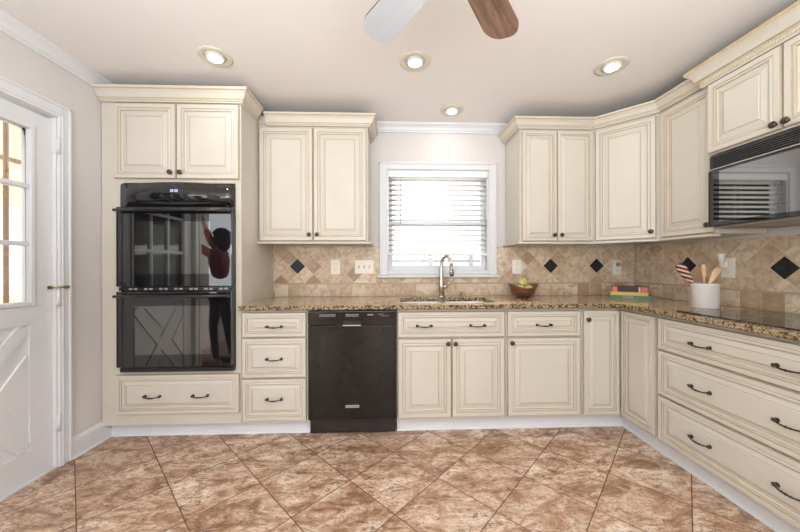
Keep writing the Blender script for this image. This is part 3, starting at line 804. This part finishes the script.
# crossbuck
b = MB()
cx, cz = (gx0+gx1)/2, (.17+.865)/2; hw, hh = (gx1-gx0)/2, (.865-.17)/2
an = math.atan2(hh, hw)
for s in (-1, 1):
    d = Vector((math.cos(an), 0, s*math.sin(an))); p = Vector((-d.z, 0, d.x))
    ln = math.hypot(hw, hh); w = .052
    q = [Vector((cx, 0, cz))+d*(ln*a)+p*(w*c) for a, c in ((-.97, -1), (.97, -1), (.97, 1), (-.97, 1))]
    yy = yF+(.001 if s < 0 else .0015)
    F = [b.bm.verts.new((max(gx0, min(gx1, v.x)), yy, max(.17, min(.865, v.z)))) for v in q]; K = [b.bm.verts.new((v.co.x, yF+.012, v.co.z)) for v in F]
    b.face(F, 'white'); b.face(K[::-1], 'white')
    for i in range(4): b.face([F[i], F[(i+1)%4], K[(i+1)%4], K[i]], 'white')
b.build('cross_brace', r, merge=False)
# raised triangles in the four fields
b = MB()
def tri(P):
    c = sum((Vector(p) for p in P), Vector((0, 0)))/3
    rings = []
    for k, y in ((.80, yF+.0105), (.76, yF+.002), (.60, yF+.002)):
        rings.append([b.bm.verts.new((c.x+(p[0]-c.x)*k, y, c.y+(p[1]-c.y)*k)) for p in P])
    for A, B in zip(rings, rings[1:]):
        for i in range(3): b.face([A[i], A[(i+1)%3], B[(i+1)%3], B[i]], 'white')
    b.face(rings[-1], 'white')
g = .115
tri([(gx1, cz-hh+g), (gx1, cz+hh-g), (cx+g, cz)]); tri([(gx0, cz-hh+g), (gx0, cz+hh-g), (cx-g, cz)])
tri([(gx0+.07, cz+hh-.01), (gx1-.07, cz+hh-.01), (cx, cz+g)]); tri([(gx0+.07, cz-hh+.01), (gx1-.07, cz-hh+.01), (cx, cz-g)])
b.build('raised_panel', r, merge=False)
b = MB(); gw = (gx1-gx0)/3; gh = (gz1-gz0)/3
for i in (1, 2):
    b.box(gx0+gw*i-.011, gx0+gw*i+.011, yF+.004, yF+t-.004, gz0, gz1, 'white', .004)
    b.box(gx0, gx1, yF+.003, yF+t-.003, gz0+gh*i-.013, gz0+gh*i+.013, 'white', .004)
frame_boxes(b, gx0-.022, gx1+.022, gz0-.022, gz1+.022, .022, yF-.008, yF+.002, 'white', .003)
b.build('lite_grid', r, merge=False)
b = MB(); b.box(gx0, gx1, yF+t/2-.001, yF+t/2+.001, gz0, gz1, 'glass'); b.build('pane', r)
for z in (1.895, 1.002, .268):
    b = MB(); b.tube([(.000, -.014, z-.050), (.000, -.014, z+.050)], .009, 'white', 10); b.box(-.026, .002, yF-.0025, yF-.0002, z-.045, z+.045, 'white', .001)
    b.box(-.002, .006, -.003, .018, z-.045, z+.045, 'white'); b.build('hinge', r, merge=False)
b = MB(); z = 1.062
b.box(-.030, -.004, yF-.005, yF-.001, z-.010, z+.010, 'brass', .002)
b.tube([(-.020, .012, z), (-.005, -.022, z), (.030, -.026, z+.002), (.052, -.022, z)], [.004, .004, .0055, .0035], 'brass', 8)
b.tube([(.045, -.020, z-.002), (.030, -.030, z-.010), (.018, -.024, z-.006)], .003, 'brass', 8)
b.box(.030, .058, -.0225, -.0185, z-.008, z+.008, 'brass', .002); b.build('door_latch', r, merge=False)
b = MB(); b.lathe([(.0001, 0), (.030, 0), (.028, -.006), (.012, -.010), (.012, -.030), (.026, -.045), (.026, -.060), (.0001, -.068)], 'brass', 20, 'Y', (-W+.065, yF-.001, .95)); b.build('door_knob', r)
# casing and jamb
b = MB()
y0, y1 = DY0, DY1
def cas(x0, x1, ya, yb, za, zb): b.box(x0, x1, ya, yb, za, zb, 'white', .004)
cw = .072
cas(XL+.0005, XL+.016, y1+.004, y1+cw, 0.001, DZ1+cw+.010); cas(XL+.0005, XL+.016, y0-cw, y0-.004, .001, DZ1+cw+.010); cas(XL+.0005, XL+.016, y0-.004, y1+.004, DZ1+.004, DZ1+cw+.010)
cas(XL+.015, XL+.023, y1+cw-.016, y1+cw, .001, DZ1+cw+.010); cas(XL+.015, XL+.023, y0-cw, y0-cw+.016, .001, DZ1+cw+.010); cas(XL+.015, XL+.023, y0-cw, y1+cw, DZ1+cw-.006, DZ1+cw+.010)
cas(XL+.015, XL+.020, y1+.018, y1+.028, .001, DZ1+.03); cas(XL+.015, XL+.020, y0-.028, y1+.028, DZ1+.020, DZ1+.030)
struct(b.build('trim_5', merge=False))
b = MB(); b.box(XL-.119, XL-.0005, y1+.0005, y1+.0115, 0, DZ1, 'white'); b.box(XL-.119, XL-.0005, y0-.0115, y0-.0005, 0, DZ1, 'white'); b.box(XL-.119, XL-.0005, y0-.0115, y1+.0115, DZ1, DZ1+.0115, 'white')
b.box(XL-.119, XL-.001, y0, y1, 0, .010, 'white')
b.box(XL-.078, XL-.066, y1-.012, y1+.001, 0.01, DZ1, 'white'); b.box(XL-.078, XL-.066, y0, y0+.012, 0.01, DZ1, 'white')
struct(b.build('trim_6', merge=False))

# ------------------------------------------------------------------ microwave
r = thing('microwave_oven', 'black over-the-range microwave mounted above the cooktop', 'microwave', (XR, MWY-MWW/2-.006, 1.396), R(-90))
h = MWW/2-.016
b = MB(); b.box(-h, h, -.375, -.012, .012, .418, 'black', .004); b.build('housing', r)
b = MB(); b.box(-h+.01, h-.01, -.372, -.02, .002, .0115, 'slotdark', .002); b.box(-.25, -.05, -.30, -.16, .0005, .002, 'grey_line'); b.box(.05, .25, -.30, -.16, .0005, .002, 'grey_line'); b.build('underside_panel', r, merge=False)
b = MB(); b.box(-h, h, -.392, -.376, .338, .416, 'black', .003)
for k in range(6):
    z = .350+k*.0105; b.box(-h+.02, h-.02, -.400, -.3915, z, z+.0045, 'black', .001)
b.box(-h, h, -.4005, -.3925, .334, .339, 'silver'); b.build('vent_grille', r, merge=False)
b = MB(); b.box(-h, h-.175, -.402, -.376, .010, .331, 'black_gloss', .005); d = b.build('door', r)
b = MB(); b.box(-h+.062, h-.22, -.4032, -.4021, .035, .318, 'mirrorglass'); b.build('door_glass', d)
b = MB(); b.tube([(h-.198, -.404, .05), (h-.198, -.432, .07), (h-.198, -.432, .27), (h-.198, -.404, .29)], .009, 'black', 10); b.build('handle', d)
b = MB(); b.box(h-.170, h, -.402, -.376, .010, .331, 'black_gloss', .004)
for i in range(5):
    for j in range(3): b.box(h-.145+j*.042, h-.115+j*.042, -.4028, -.4021, .05+i*.036, .072+i*.036, 'grey_line')
b.build('keypad', r, merge=False)

# ------------------------------------------------------------------ cooktop
r = thing('glass_cooktop', 'flat black glass electric cooktop set in the right granite counter', 'cooktop', (1.925, 1.352, .9148))
b = MB(); b.box(-.255, .255, -.38, .38, 0, .006, 'black_gloss', .003); b.build('glass_top', r)
for x, y, q in ((-.12, -.19, .09), (.12, -.19, .075), (-.12, .19, .075), (.12, .19, .105)):
    b = MB(); b.lathe([(q, .0061), (q+.0015, .0061), (q+.0015, .0063), (q, .0064), (q, .0061)], 'grey_line', 40, 'Z', (x, y, 0), cap=False); b.build('burner_ring', r)

# ------------------------------------------------------------------ canister and spoons
CX, CY = 1.992, 1.874
r = thing('utensil_canister', 'squat white ceramic canister holding wooden spoons', 'canister', (CX, CY, .9145))
b = MB(); b.lathe([(.0001, 0), (.063, 0), (.067, .004), (.0675, .144), (.069, .150), (.066, .154), (.062, .152), (.061, .012), (.0001, .010)], 'ceramic', 40)
b.build('pot', r)
def utensil(name, label, base, tip, blade, m):
    base, tip = Vector(base), Vector(tip); d = (tip-base); L_ = d.length; d.normalize(); b = MB(); n = 12; rows = []
    side = Vector((.66, -.75, 0)); side = (side-d*side.dot(d)).normalized(); nrm = d.cross(side)
    hb = blade.get('head', .3)
    for i in range(n+1):
        u = i/n; w = .006
        if u > 1-hb: q = (u-(1-hb))/hb; w = .006+(blade['w']-.006)*math.sin(min(1, q*1.35)*math.pi/2)*(1 if q < .85 else .80 if q < .95 else .5)
        th = .005 if u < 1-hb else .0035
        c = base+d*L_*u+side*blade.get('bend', 0)*math.sin(u*math.pi)
        rows.append([b.bm.verts.new(c+side*w*math.cos(a)+nrm*th*math.sin(a)) for a in [2*math.pi*k/8 for k in range(8)]])
    for A, B in zip(rows, rows[1:]):
        for k in range(8): b.face([A[k], A[(k+1)%8], B[(k+1)%8], B[k]], m, True)
    b.face(rows[0][::-1], m); b.face(rows[-1], m)
    return tag(b.build(name), label, 'spoon', 'wooden utensils in the canister')
utensil('wooden_spoon', 'upright narrow wooden spoon standing in the middle of the canister', (CX+.022, CY+.022, .930), (CX+.008, CY+.016, 1.190), dict(w=.014, head=.35), 'spoonwood')
utensil('wooden_spatula', 'pale wooden spatula leaning right in the canister', (CX-.046, CY+.014, .930), (CX+.036, CY-.054, 1.172), dict(w=.020, head=.42), 'spoonwood')
utensil('striped_spoon', 'dark-and-tan striped wooden spoon leaning left out of the canister', (CX+.042, CY-.018, .930), (CX-.080, CY+.096, 1.192), dict(w=.028, head=.48, bend=-.010), 'stripe')

# ------------------------------------------------------------------ books
def book(label, loc, rz, w, d, h, cover, stripe=None):
    r = thing('book', label, 'book', loc, rz, 'stack of books in the counter corner')
    b = MB(); c = .003
    b.box(-w/2, w/2, -d/2, d/2, 0, c, cover); b.box(-w/2, w/2, -d/2, d/2, h-c, h, cover); b.box(-w/2, w/2, -d/2, -d/2+c, 0, h, cover, .0012); b.build('cover', r, merge=False)
    b = MB(); b.box(-w/2+.004, w/2-.004, -d/2+c+.0003, d/2-.004, c+.0003, h-c-.0003, 'paper'); b.build('pages', r)
    if stripe:
        for x0, x1, m in stripe:
            b = MB(); b.box(x0, x1, -d/2-.0008, -d/2-.0001, .001, h-.001, m); o = b.build('spine_label', r)
    return r
BX, BY = 1.985, 2.470
book('green book at the bottom of the stack by the inner corner', (BX, BY, .9145), R(-38), .275, .190, .026, 'green', [(-.05, .02, 'slotdark')])
book('yellow book in the middle of the stack, on the green one', (BX-.010, BY+.006, .9412), R(-36), .245, .180, .027, 'yellow')
book('dark book with pink spine ends on top of the stack', (BX-.006, BY+.004, .9688), R(-37), .243, .176, .042, 'maroon', [(-.112, -.080, 'pink'), (.074, .115, 'pink'), (.060, .070, 'paper'), (-.076, .056, 'navy')])

# ------------------------------------------------------------------ fruit bowl
r = thing('wooden_bowl', 'reddish-brown carved wooden bowl with wavy rim right of the sink', 'bowl', (1.135, 2.575, .9145))
def wob(a, i):
    k = max(0, min(1, (i-2)/4.0)) if i < 7 else max(0, min(1, (12-i)/4.0)); return 1+.07*k*math.cos(2*a)+.02*k*math.cos(5*a+1)
b = MB(); prof = [(.0001, 0), (.052, 0), (.072, .010), (.088, .032), (.100, .062), (.112, .092), (.117, .102), (.110, .100), (.097, .070), (.086, .050), (.060, .042), (.0001, .040)]
b.lathe(prof, 'bowlwood', 40, 'Z', (0, 0, 0), True, wob)
for v in b.bm.verts:
    if v.co.z > .05: v.co.z += (v.co.z-.05)*.35*math.cos(2*math.atan2(v.co.y, v.co.x))
b.build('bowl', r)
def apple(label, loc, tilt):
    r = thing('apple', label, 'apple', loc, tilt, 'apples in the wooden bowl')
    b = MB(); P = []
    for k in range(15):
        a = math.pi*k/14; rr = .034*math.sin(a)**.9*(1+.08*math.cos(a)) if 0 < k < 14 else .0001; zz = -.031*math.cos(a)
        if k > 11: zz -= .007*(k-11)/3
        if k < 2: zz += .004*(2-k)/2
        P.append((rr, zz))
    b.lathe(P, 'apple', 20); b.build('fruit', r)
    b = MB(); b.tube([(0, 0, .020), (.002, 0, .030), (.006, .001, .036)], .0016, 'twig', 6); b.build('stem', r)
for k, lb in enumerate(('yellow-green apple lowest at the left of the wooden bowl', 'yellow-green apple at the front right of the wooden bowl', 'yellow-green apple at the back of the wooden bowl')):
    a = R(215+120*k); apple(lb, (1.135+.0415*math.cos(a), 2.575+.0415*math.sin(a), .9745+.018), k)
apple('yellow-green apple on top of the others in the wooden bowl', (1.132, 2.572, 1.048), 1)

# ------------------------------------------------------------------ recessed ceiling lights
def can(label, x, y, first=None):
    r = thing('recessed_light', label, 'ceiling light', (x, y, ZC), 0, 'recessed ceiling lights')
    b = MB(); b.lathe([(.094, -.0005), (.0945, -.004), (.090, -.009), (.078, -.011), (.066, -.008), (.058, -.005), (.0565, -.0008)], 'lampring', 40); b.build('trim_ring', r)
    b = MB(); b.lathe([(.0555, -.0006), (.056, -.010), (.050, -.016), (.047, -.017), (.0001, -.016)], 'lampring', 32, 'Z', (0, -.004, 0)); b.build('eyeball', r)
    b = MB(); b.lathe([(.0001, -.0165), (.039, -.0172), (.038, -.021), (.026, -.026), (.0001, -.028)], 'bulb', 28, 'Z', (0, -.006, 0)); b.build('bulb', r)
    ld = bpy.data.lights.new('can_light', 'AREA'); ld.shape = 'DISK'; ld.size = .09; ld.energy = CAN; ld.color = (1, .95, .88)
    lo_ = bpy.data.objects.new('can_light', ld); col.objects.link(lo_); lo_.location = (x, y-.006, ZC-.032); return r
CAN = .9
can('recessed ceiling light nearest the left wall, in front of the oven cabinet', -1.045, 1.894)
can('recessed ceiling light in the middle of the front row, under the fan blades', .162, 1.896)
can('recessed ceiling light nearest the right wall cabinets', 1.410, 1.901)
can('recessed ceiling light close to the window, above the sink', .510, 2.484)

# ------------------------------------------------------------------ ceiling fan
FX, FY, FZ = .209, .950, 2.20
r = thing('ceiling_fan', 'five-blade walnut ceiling fan, one blade in view painted pale with window glare', 'ceiling fan', (FX, FY, FZ))
b = MB(); b.tube([(0, 0, .08), (0, 0, .235)], .012, 'bronze', 12); b.lathe([(.0001, .249), (.065, .249), (.060, .215), (.02, .200), (.0001, .200)], 'bronze', 28); b.build('downrod', r)
b = MB(); b.lathe([(.0001, .095), (.06, .095), (.095, .075), (.105, .03), (.10, .0), (.06, -.03), (.0001, -.035)], 'bronze', 32); b.build('motor', r)
for i in range(5):
    a = R(90-2-36+72*i)
    b = MB(); out = []
    nn = 10
    prof = [(.17, .058), (.25, .066), (.40, .073)]
    up = [(x, w) for x, w in prof]
    for k in range(1, nn): q = R(90*k/nn); up.append((.412+.095*math.sin(q), .075*math.cos(q)**.75))
    pol = [(x, w) for x, w in up]+[(.507, 0)]+[(x, -w) for x, w in up[::-1]]
    A = [b.bm.verts.new((x, y, .004)) for x, y in pol]; B = [b.bm.verts.new((x, y, -.004)) for x, y in pol]
    m = 'walnut' if i != 1 else 'bladeglare'
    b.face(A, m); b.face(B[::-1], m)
    for k in range(len(pol)): b.face([A[k], A[(k+1)%len(pol)], B[(k+1)%len(pol)], B[k]], 'black_matte' if m == 'bladeglare' else m)
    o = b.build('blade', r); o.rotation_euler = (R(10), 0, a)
    o['label'] = 'walnut fan blade painted pale with window glare' if i == 1 else 'walnut-brown fan blade'
    b = MB(); b.box(.08, .20, -.018, .018, -.012, -.005, 'bronze', .003); k = b.build('blade_iron', o)

# ------------------------------------------------------------------ the photographer mirrored in the oven
def skin_mesh(name, pts, edges, parent, m, sub=2):
    me = bpy.data.meshes.new(name); me.from_pydata([p[:3] for p in pts], edges, []); o = bpy.data.objects.new(name, me); col.objects.link(o)
    if parent: o.parent = parent
    sm = o.modifiers.new('skin', 'SKIN'); sm.use_smooth_shade = True
    for v, p in zip(me.skin_vertices[0].data, pts): v.radius = (p[3], p[4] if len(p) > 4 else p[3])
    me.skin_vertices[0].data[0].use_root = True
    s = o.modifiers.new('sub', 'SUBSURF'); s.levels = sub; s.render_levels = sub
    me.materials.append(M[m]); return o
r = thing('person', 'person in a red top and black trousers standing left of the camera, arms raised', 'person', (-2.03, .44, 0), R(90))
legs = [(0,0,.88,.115,.10),(.07,.0,.80,.078),(.08,.04,.47,.052),(.09,.0,.09,.034),(-.07,.0,.80,.078),(-.08,-.04,.47,.052),(-.09,-.09,.09,.034)]
skin_mesh('trousers', legs, [(0,1),(1,2),(2,3),(0,4),(4,5),(5,6)], r, 'trouser')
body = [(0,0,1.02,.09,.07),(0,.0,1.20,.09,.07),(0,.02,1.34,.10,.07),(0,.01,1.40,.04),(0,.0,1.43,.04),(0,.01,1.50,.075,.085),(0,.01,1.56,.06),
        (-.16,.03,1.33,.040),(-.18,.20,1.46,.034),(-.14,.26,1.68,.026),(-.14,.28,1.75,.026,.015),(.16,.03,1.33,.040),(.18,.20,1.44,.034),(.14,.28,1.64,.026),(.14,.30,1.71,.026,.015)]
skin_mesh('body', body, [(0,1),(1,2),(2,3),(3,4),(4,5),(5,6),(2,7),(7,8),(8,9),(9,10),(2,11),(11,12),(12,13),(13,14)], r, 'skin')
topm = [(0,.02,1.32,.12,.095),(0,.0,1.16,.115,.095),(0,0,1.02,.12,.10),(0,.01,1.38,.07,.065),(-.165,.03,1.33,.054),(-.185,.20,1.46,.048),(-.142,.255,1.66,.038),(.165,.03,1.33,.054),(.185,.20,1.44,.048),(.142,.275,1.62,.038)]
skin_mesh('top', topm, [(0,1),(1,2),(0,3),(0,4),(4,5),(5,6),(0,7),(7,8),(8,9)], r, 'red')
b = MB(); q = bmesh.new(); bmesh.ops.create_icosphere(q, subdivisions=3, radius=1)
for v in q.verts:
    if v.co.z < -.2 and v.co.y < 0: v.co.z *= 1.5
    if v.co.y > .55 and v.co.z < .35: v.co.y *= .72
b.merge(q, 'hair', Matrix.Translation((0, -.018, 1.525)) @ Matrix.Diagonal((.098, .118, .122, 1)), True); b.build('hair', r)
for hx_, hy, hz_ in ((-.14,.28,1.76), (.14,.30,1.72)):
    for k in range(4):
        x = hx_+(k-1.5)*.017
        skin_mesh('finger', [(x,hy,hz_,.008),(x,hy+.01,hz_+.035,.0078),(x,hy+.025,hz_+(.062-abs(k-1.5)*.004),.007)], [(0,1),(1,2)], r, 'skin', 1)
    sg = 1 if hx_ < 0 else -1
    skin_mesh('thumb', [(hx_+sg*.02,hy,hz_-.02,.010),(hx_+sg*.045,hy+.012,hz_+.005,.009),(hx_+sg*.05,hy+.02,hz_+.03,.008)], [(0,1),(1,2)], r, 'skin', 1)
for x, yo in ((.09, 0), (-.09, -.09)):
    b = MB(); b.box(x-.045, x+.045, yo-.07, yo+.17, 0.001, .075, 'shoe', .03); b.build('shoe', r)

# ------------------------------------------------------------------ outdoors
b = MB(); b.box(-14, 14, -16, 16, -.30, -.16, 'concrete'); o = b.build('ground'); struct(o)
b = MB(); b.box(XL-3.0, XL-.125, .5, 3.2, -.155, -.02, 'concrete'); struct(b.build('path'))
# porch seen through the door
r = thing('porch_wall', 'tan boarded porch gable seen outside the glazed door', 'wall', (-4.3, 3.75, -.02))
b = MB(); b.box(-.06, .06, -.40, .45, 1.98, 3.0, 'tanwood'); b.build('boards', r)
b = MB(); b.box(-.09, .09, -.40, .45, 1.90, 1.98, 'paper', .01); b.build('lower_beam', r)
b = MB(); b.box(-.09, .09, -.40, .45, 2.38, 2.42, 'postwood', .005); b.build('batten', r)
def porch_post(label, x, y, s=.05):
    b = MB(); b.box(-s, s, -s, s, 0, 2.6, 'postwood', .008); tag(b.build('porch_post', loc=(x, y, -.02)), label, 'post', 'porch posts')
porch_post('brown porch post seen through the door glass', -2.9, 2.432, .013)
b = MB(); b.box(-.12, .12, -.10, .10, 0, 2.6, 'brick'); tag(b.build('brick_pillar', loc=(-2.35, 2.285, -.02)), 'red brick pillar just outside the door', 'pillar')
r = thing('porch_railing', 'cream porch railing outside the glazed door', 'railing', (-3.3, 2.2, -.02))
b = MB(); b.box(-.03, .03, -1.2, 1.0, .90, .955, 'paper', .005); b.build('top_rail', r)
b = MB(); b.box(-.03, .03, -1.2, 1.0, .10, .15, 'paper', .005); b.build('bottom_rail', r)
for k in range(14):
    b = MB(); y = -1.15+k*.16; b.box(-.015, .015, y-.015, y+.015, .15, .90, 'paper'); b.build('baluster', r)
# hedge and garden fence
def hedge(label, loc, sx, sy, sz):
    b = MB(); t = bmesh.new(); bmesh.ops.create_icosphere(t, subdivisions=4, radius=1)
    from mathutils import noise
    for v in t.verts: v.co += v.co.normalized()*noise.noise(v.co*3.1+Vector(loc))*.22; v.co += v.co.normalized()*noise.noise(v.co*11)*.07
    b.merge(t, 'hedge', Matrix.Diagonal((sx, sy, sz, 1)), False); o = b.build('hedge', loc=loc); tag(o, label, 'hedge'); return o
hedge('round green garden shrub beyond the porch', (-8.0, -.5, .8), 1.6, 1.8, 1.6)
hedge('tall green garden shrub further along beyond the porch', (-9.0, 3.6, 1.2), 1.8, 2.0, 2.2)
r = thing('garden_fence', 'pale garden fence seen through the sink window', 'fence', (1.0, 7.5, -.16))
for k in range(9):
    b = MB(); x = -4+k*1.0; b.box(x-.05, x+.05, -.05, .05, 0, 1.62, 'greyfence'); b.build('post', r)
for z in (.4, 1.02, 1.42):
    b = MB(); b.box(-4, 4, -.03, .03, z, z+.07, 'greyfence'); b.build('rail', r)
# rear window frames (openings behind the camera)
def plain_window(name, lab, axis, c, a0, a1, z0, z1, n):
    b = MB()
    def bx(u0, u1, za, zb):
        if axis == 'X': b.box(u0, u1, c-.08, c-.02, za, zb, 'white')
        else: b.box(c-.08, c-.02, u0, u1, za, zb, 'white')
    bx(a0+.001, a0+.05, z0+.001, z1-.001); bx(a1-.05, a1-.001, z0+.001, z1-.001); bx(a0+.05, a1-.05, z0+.001, z0+.05); bx(a0+.05, a1-.05, z1-.05, z1-.001)
    for k in range(1, n): u = a0+(a1-a0)*k/n; bx(u-.025, u+.025, z0+.05, z1-.05)
    o = b.build(name, merge=False); struct(o)
plain_window('window_2', '', 'X', YB, -2.4, -1.2, .5, 2.2, 2); plain_window('window_3', '', 'X', YB, -.6, 1.8, .1, 2.2, 3); plain_window('window_4', '', 'Y', XJ, -2.2, -.4, .6, 2.15, 2)

# ------------------------------------------------------------------ light
def area(name, loc, rot, sx, sy, e, c=(1, 1, 1)):
    ld = bpy.data.lights.new(name, 'AREA'); ld.shape = 'RECTANGLE'; ld.size = sx; ld.size_y = sy; ld.energy = e; ld.color = c
    o = bpy.data.objects.new(name, ld); col.objects.link(o); o.location = loc; o.rotation_euler = rot; return o
area('fill_rear_wide', (.6, YB-.14, 1.2), (R(90), 0, 0), 2.4, 2.1, 17, (.94, .975, 1))  # added fill lamp at the wide rear opening, stands in for daylight
area('fill_rear_left', (-1.8, YB-.14, 1.35), (R(90), 0, 0), 1.2, 1.7, 8, (.94, .975, 1))  # second added fill lamp, at the narrower rear opening
area('fill_side', (XJ-.14, -1.3, 1.4), (R(90), 0, R(-90)), 1.8, 1.55, 11, (.94, .975, 1))  # added fill lamp at the unseen side opening
area('ceiling_fill', (0, -.75, 1.45), (R(171), 0, 0), 2.4, 1.4, 128, (.925, .97, 1))  # added lamp behind the camera, aimed up to brighten the ceiling
ld = bpy.data.lights.new('sun', 'SUN'); ld.energy = 9; ld.angle = R(.8); ld.color = (1, .97, .92)
o = bpy.data.objects.new('sun', ld); col.objects.link(o); o.rotation_euler = Vector((.42, -1, -.52)).to_track_quat('-Z', 'Y').to_euler()

w = bpy.data.worlds.new('World'); scn.world = w; w.use_nodes = True; nt = w.node_tree; nt.nodes.clear()
bg = nt.nodes.new('ShaderNodeBackground'); ou = nt.nodes.new('ShaderNodeOutputWorld')
bg.inputs[0].default_value = (.93, .96, 1, 1); bg.inputs[1].default_value = 3.0
nt.links.new(bg.outputs[0], ou.inputs[0])

# ------------------------------------------------------------------ camera
cd = bpy.data.cameras.new('camera'); cam = bpy.data.objects.new('camera', cd); col.objects.link(cam); scn.camera = cam
cd.sensor_width = 36; cd.lens = 307.6/800*36; cd.clip_start = .02; cd.clip_end = 100
cam.location = (0, 0, 1.186); cam.rotation_euler = (R(90), R(.12), R(-2.0)); cd.shift_y = -.5/800

scn.view_settings.view_transform = 'Standard'; scn.view_settings.look = 'None'; scn.view_settings.gamma = 1; scn.view_settings.use_curve_mapping = False
scn.view_settings.exposure = 0.0
scn.cycles.use_denoising = True
scn.cycles.max_bounces = 8; scn.cycles.diffuse_bounces = 4; scn.cycles.glossy_bounces = 4; scn.cycles.transparent_max_bounces = 8
scn.cycles.sample_clamp_indirect = 6; scn.cycles.caustics_reflective = False; scn.cycles.caustics_refractive = False
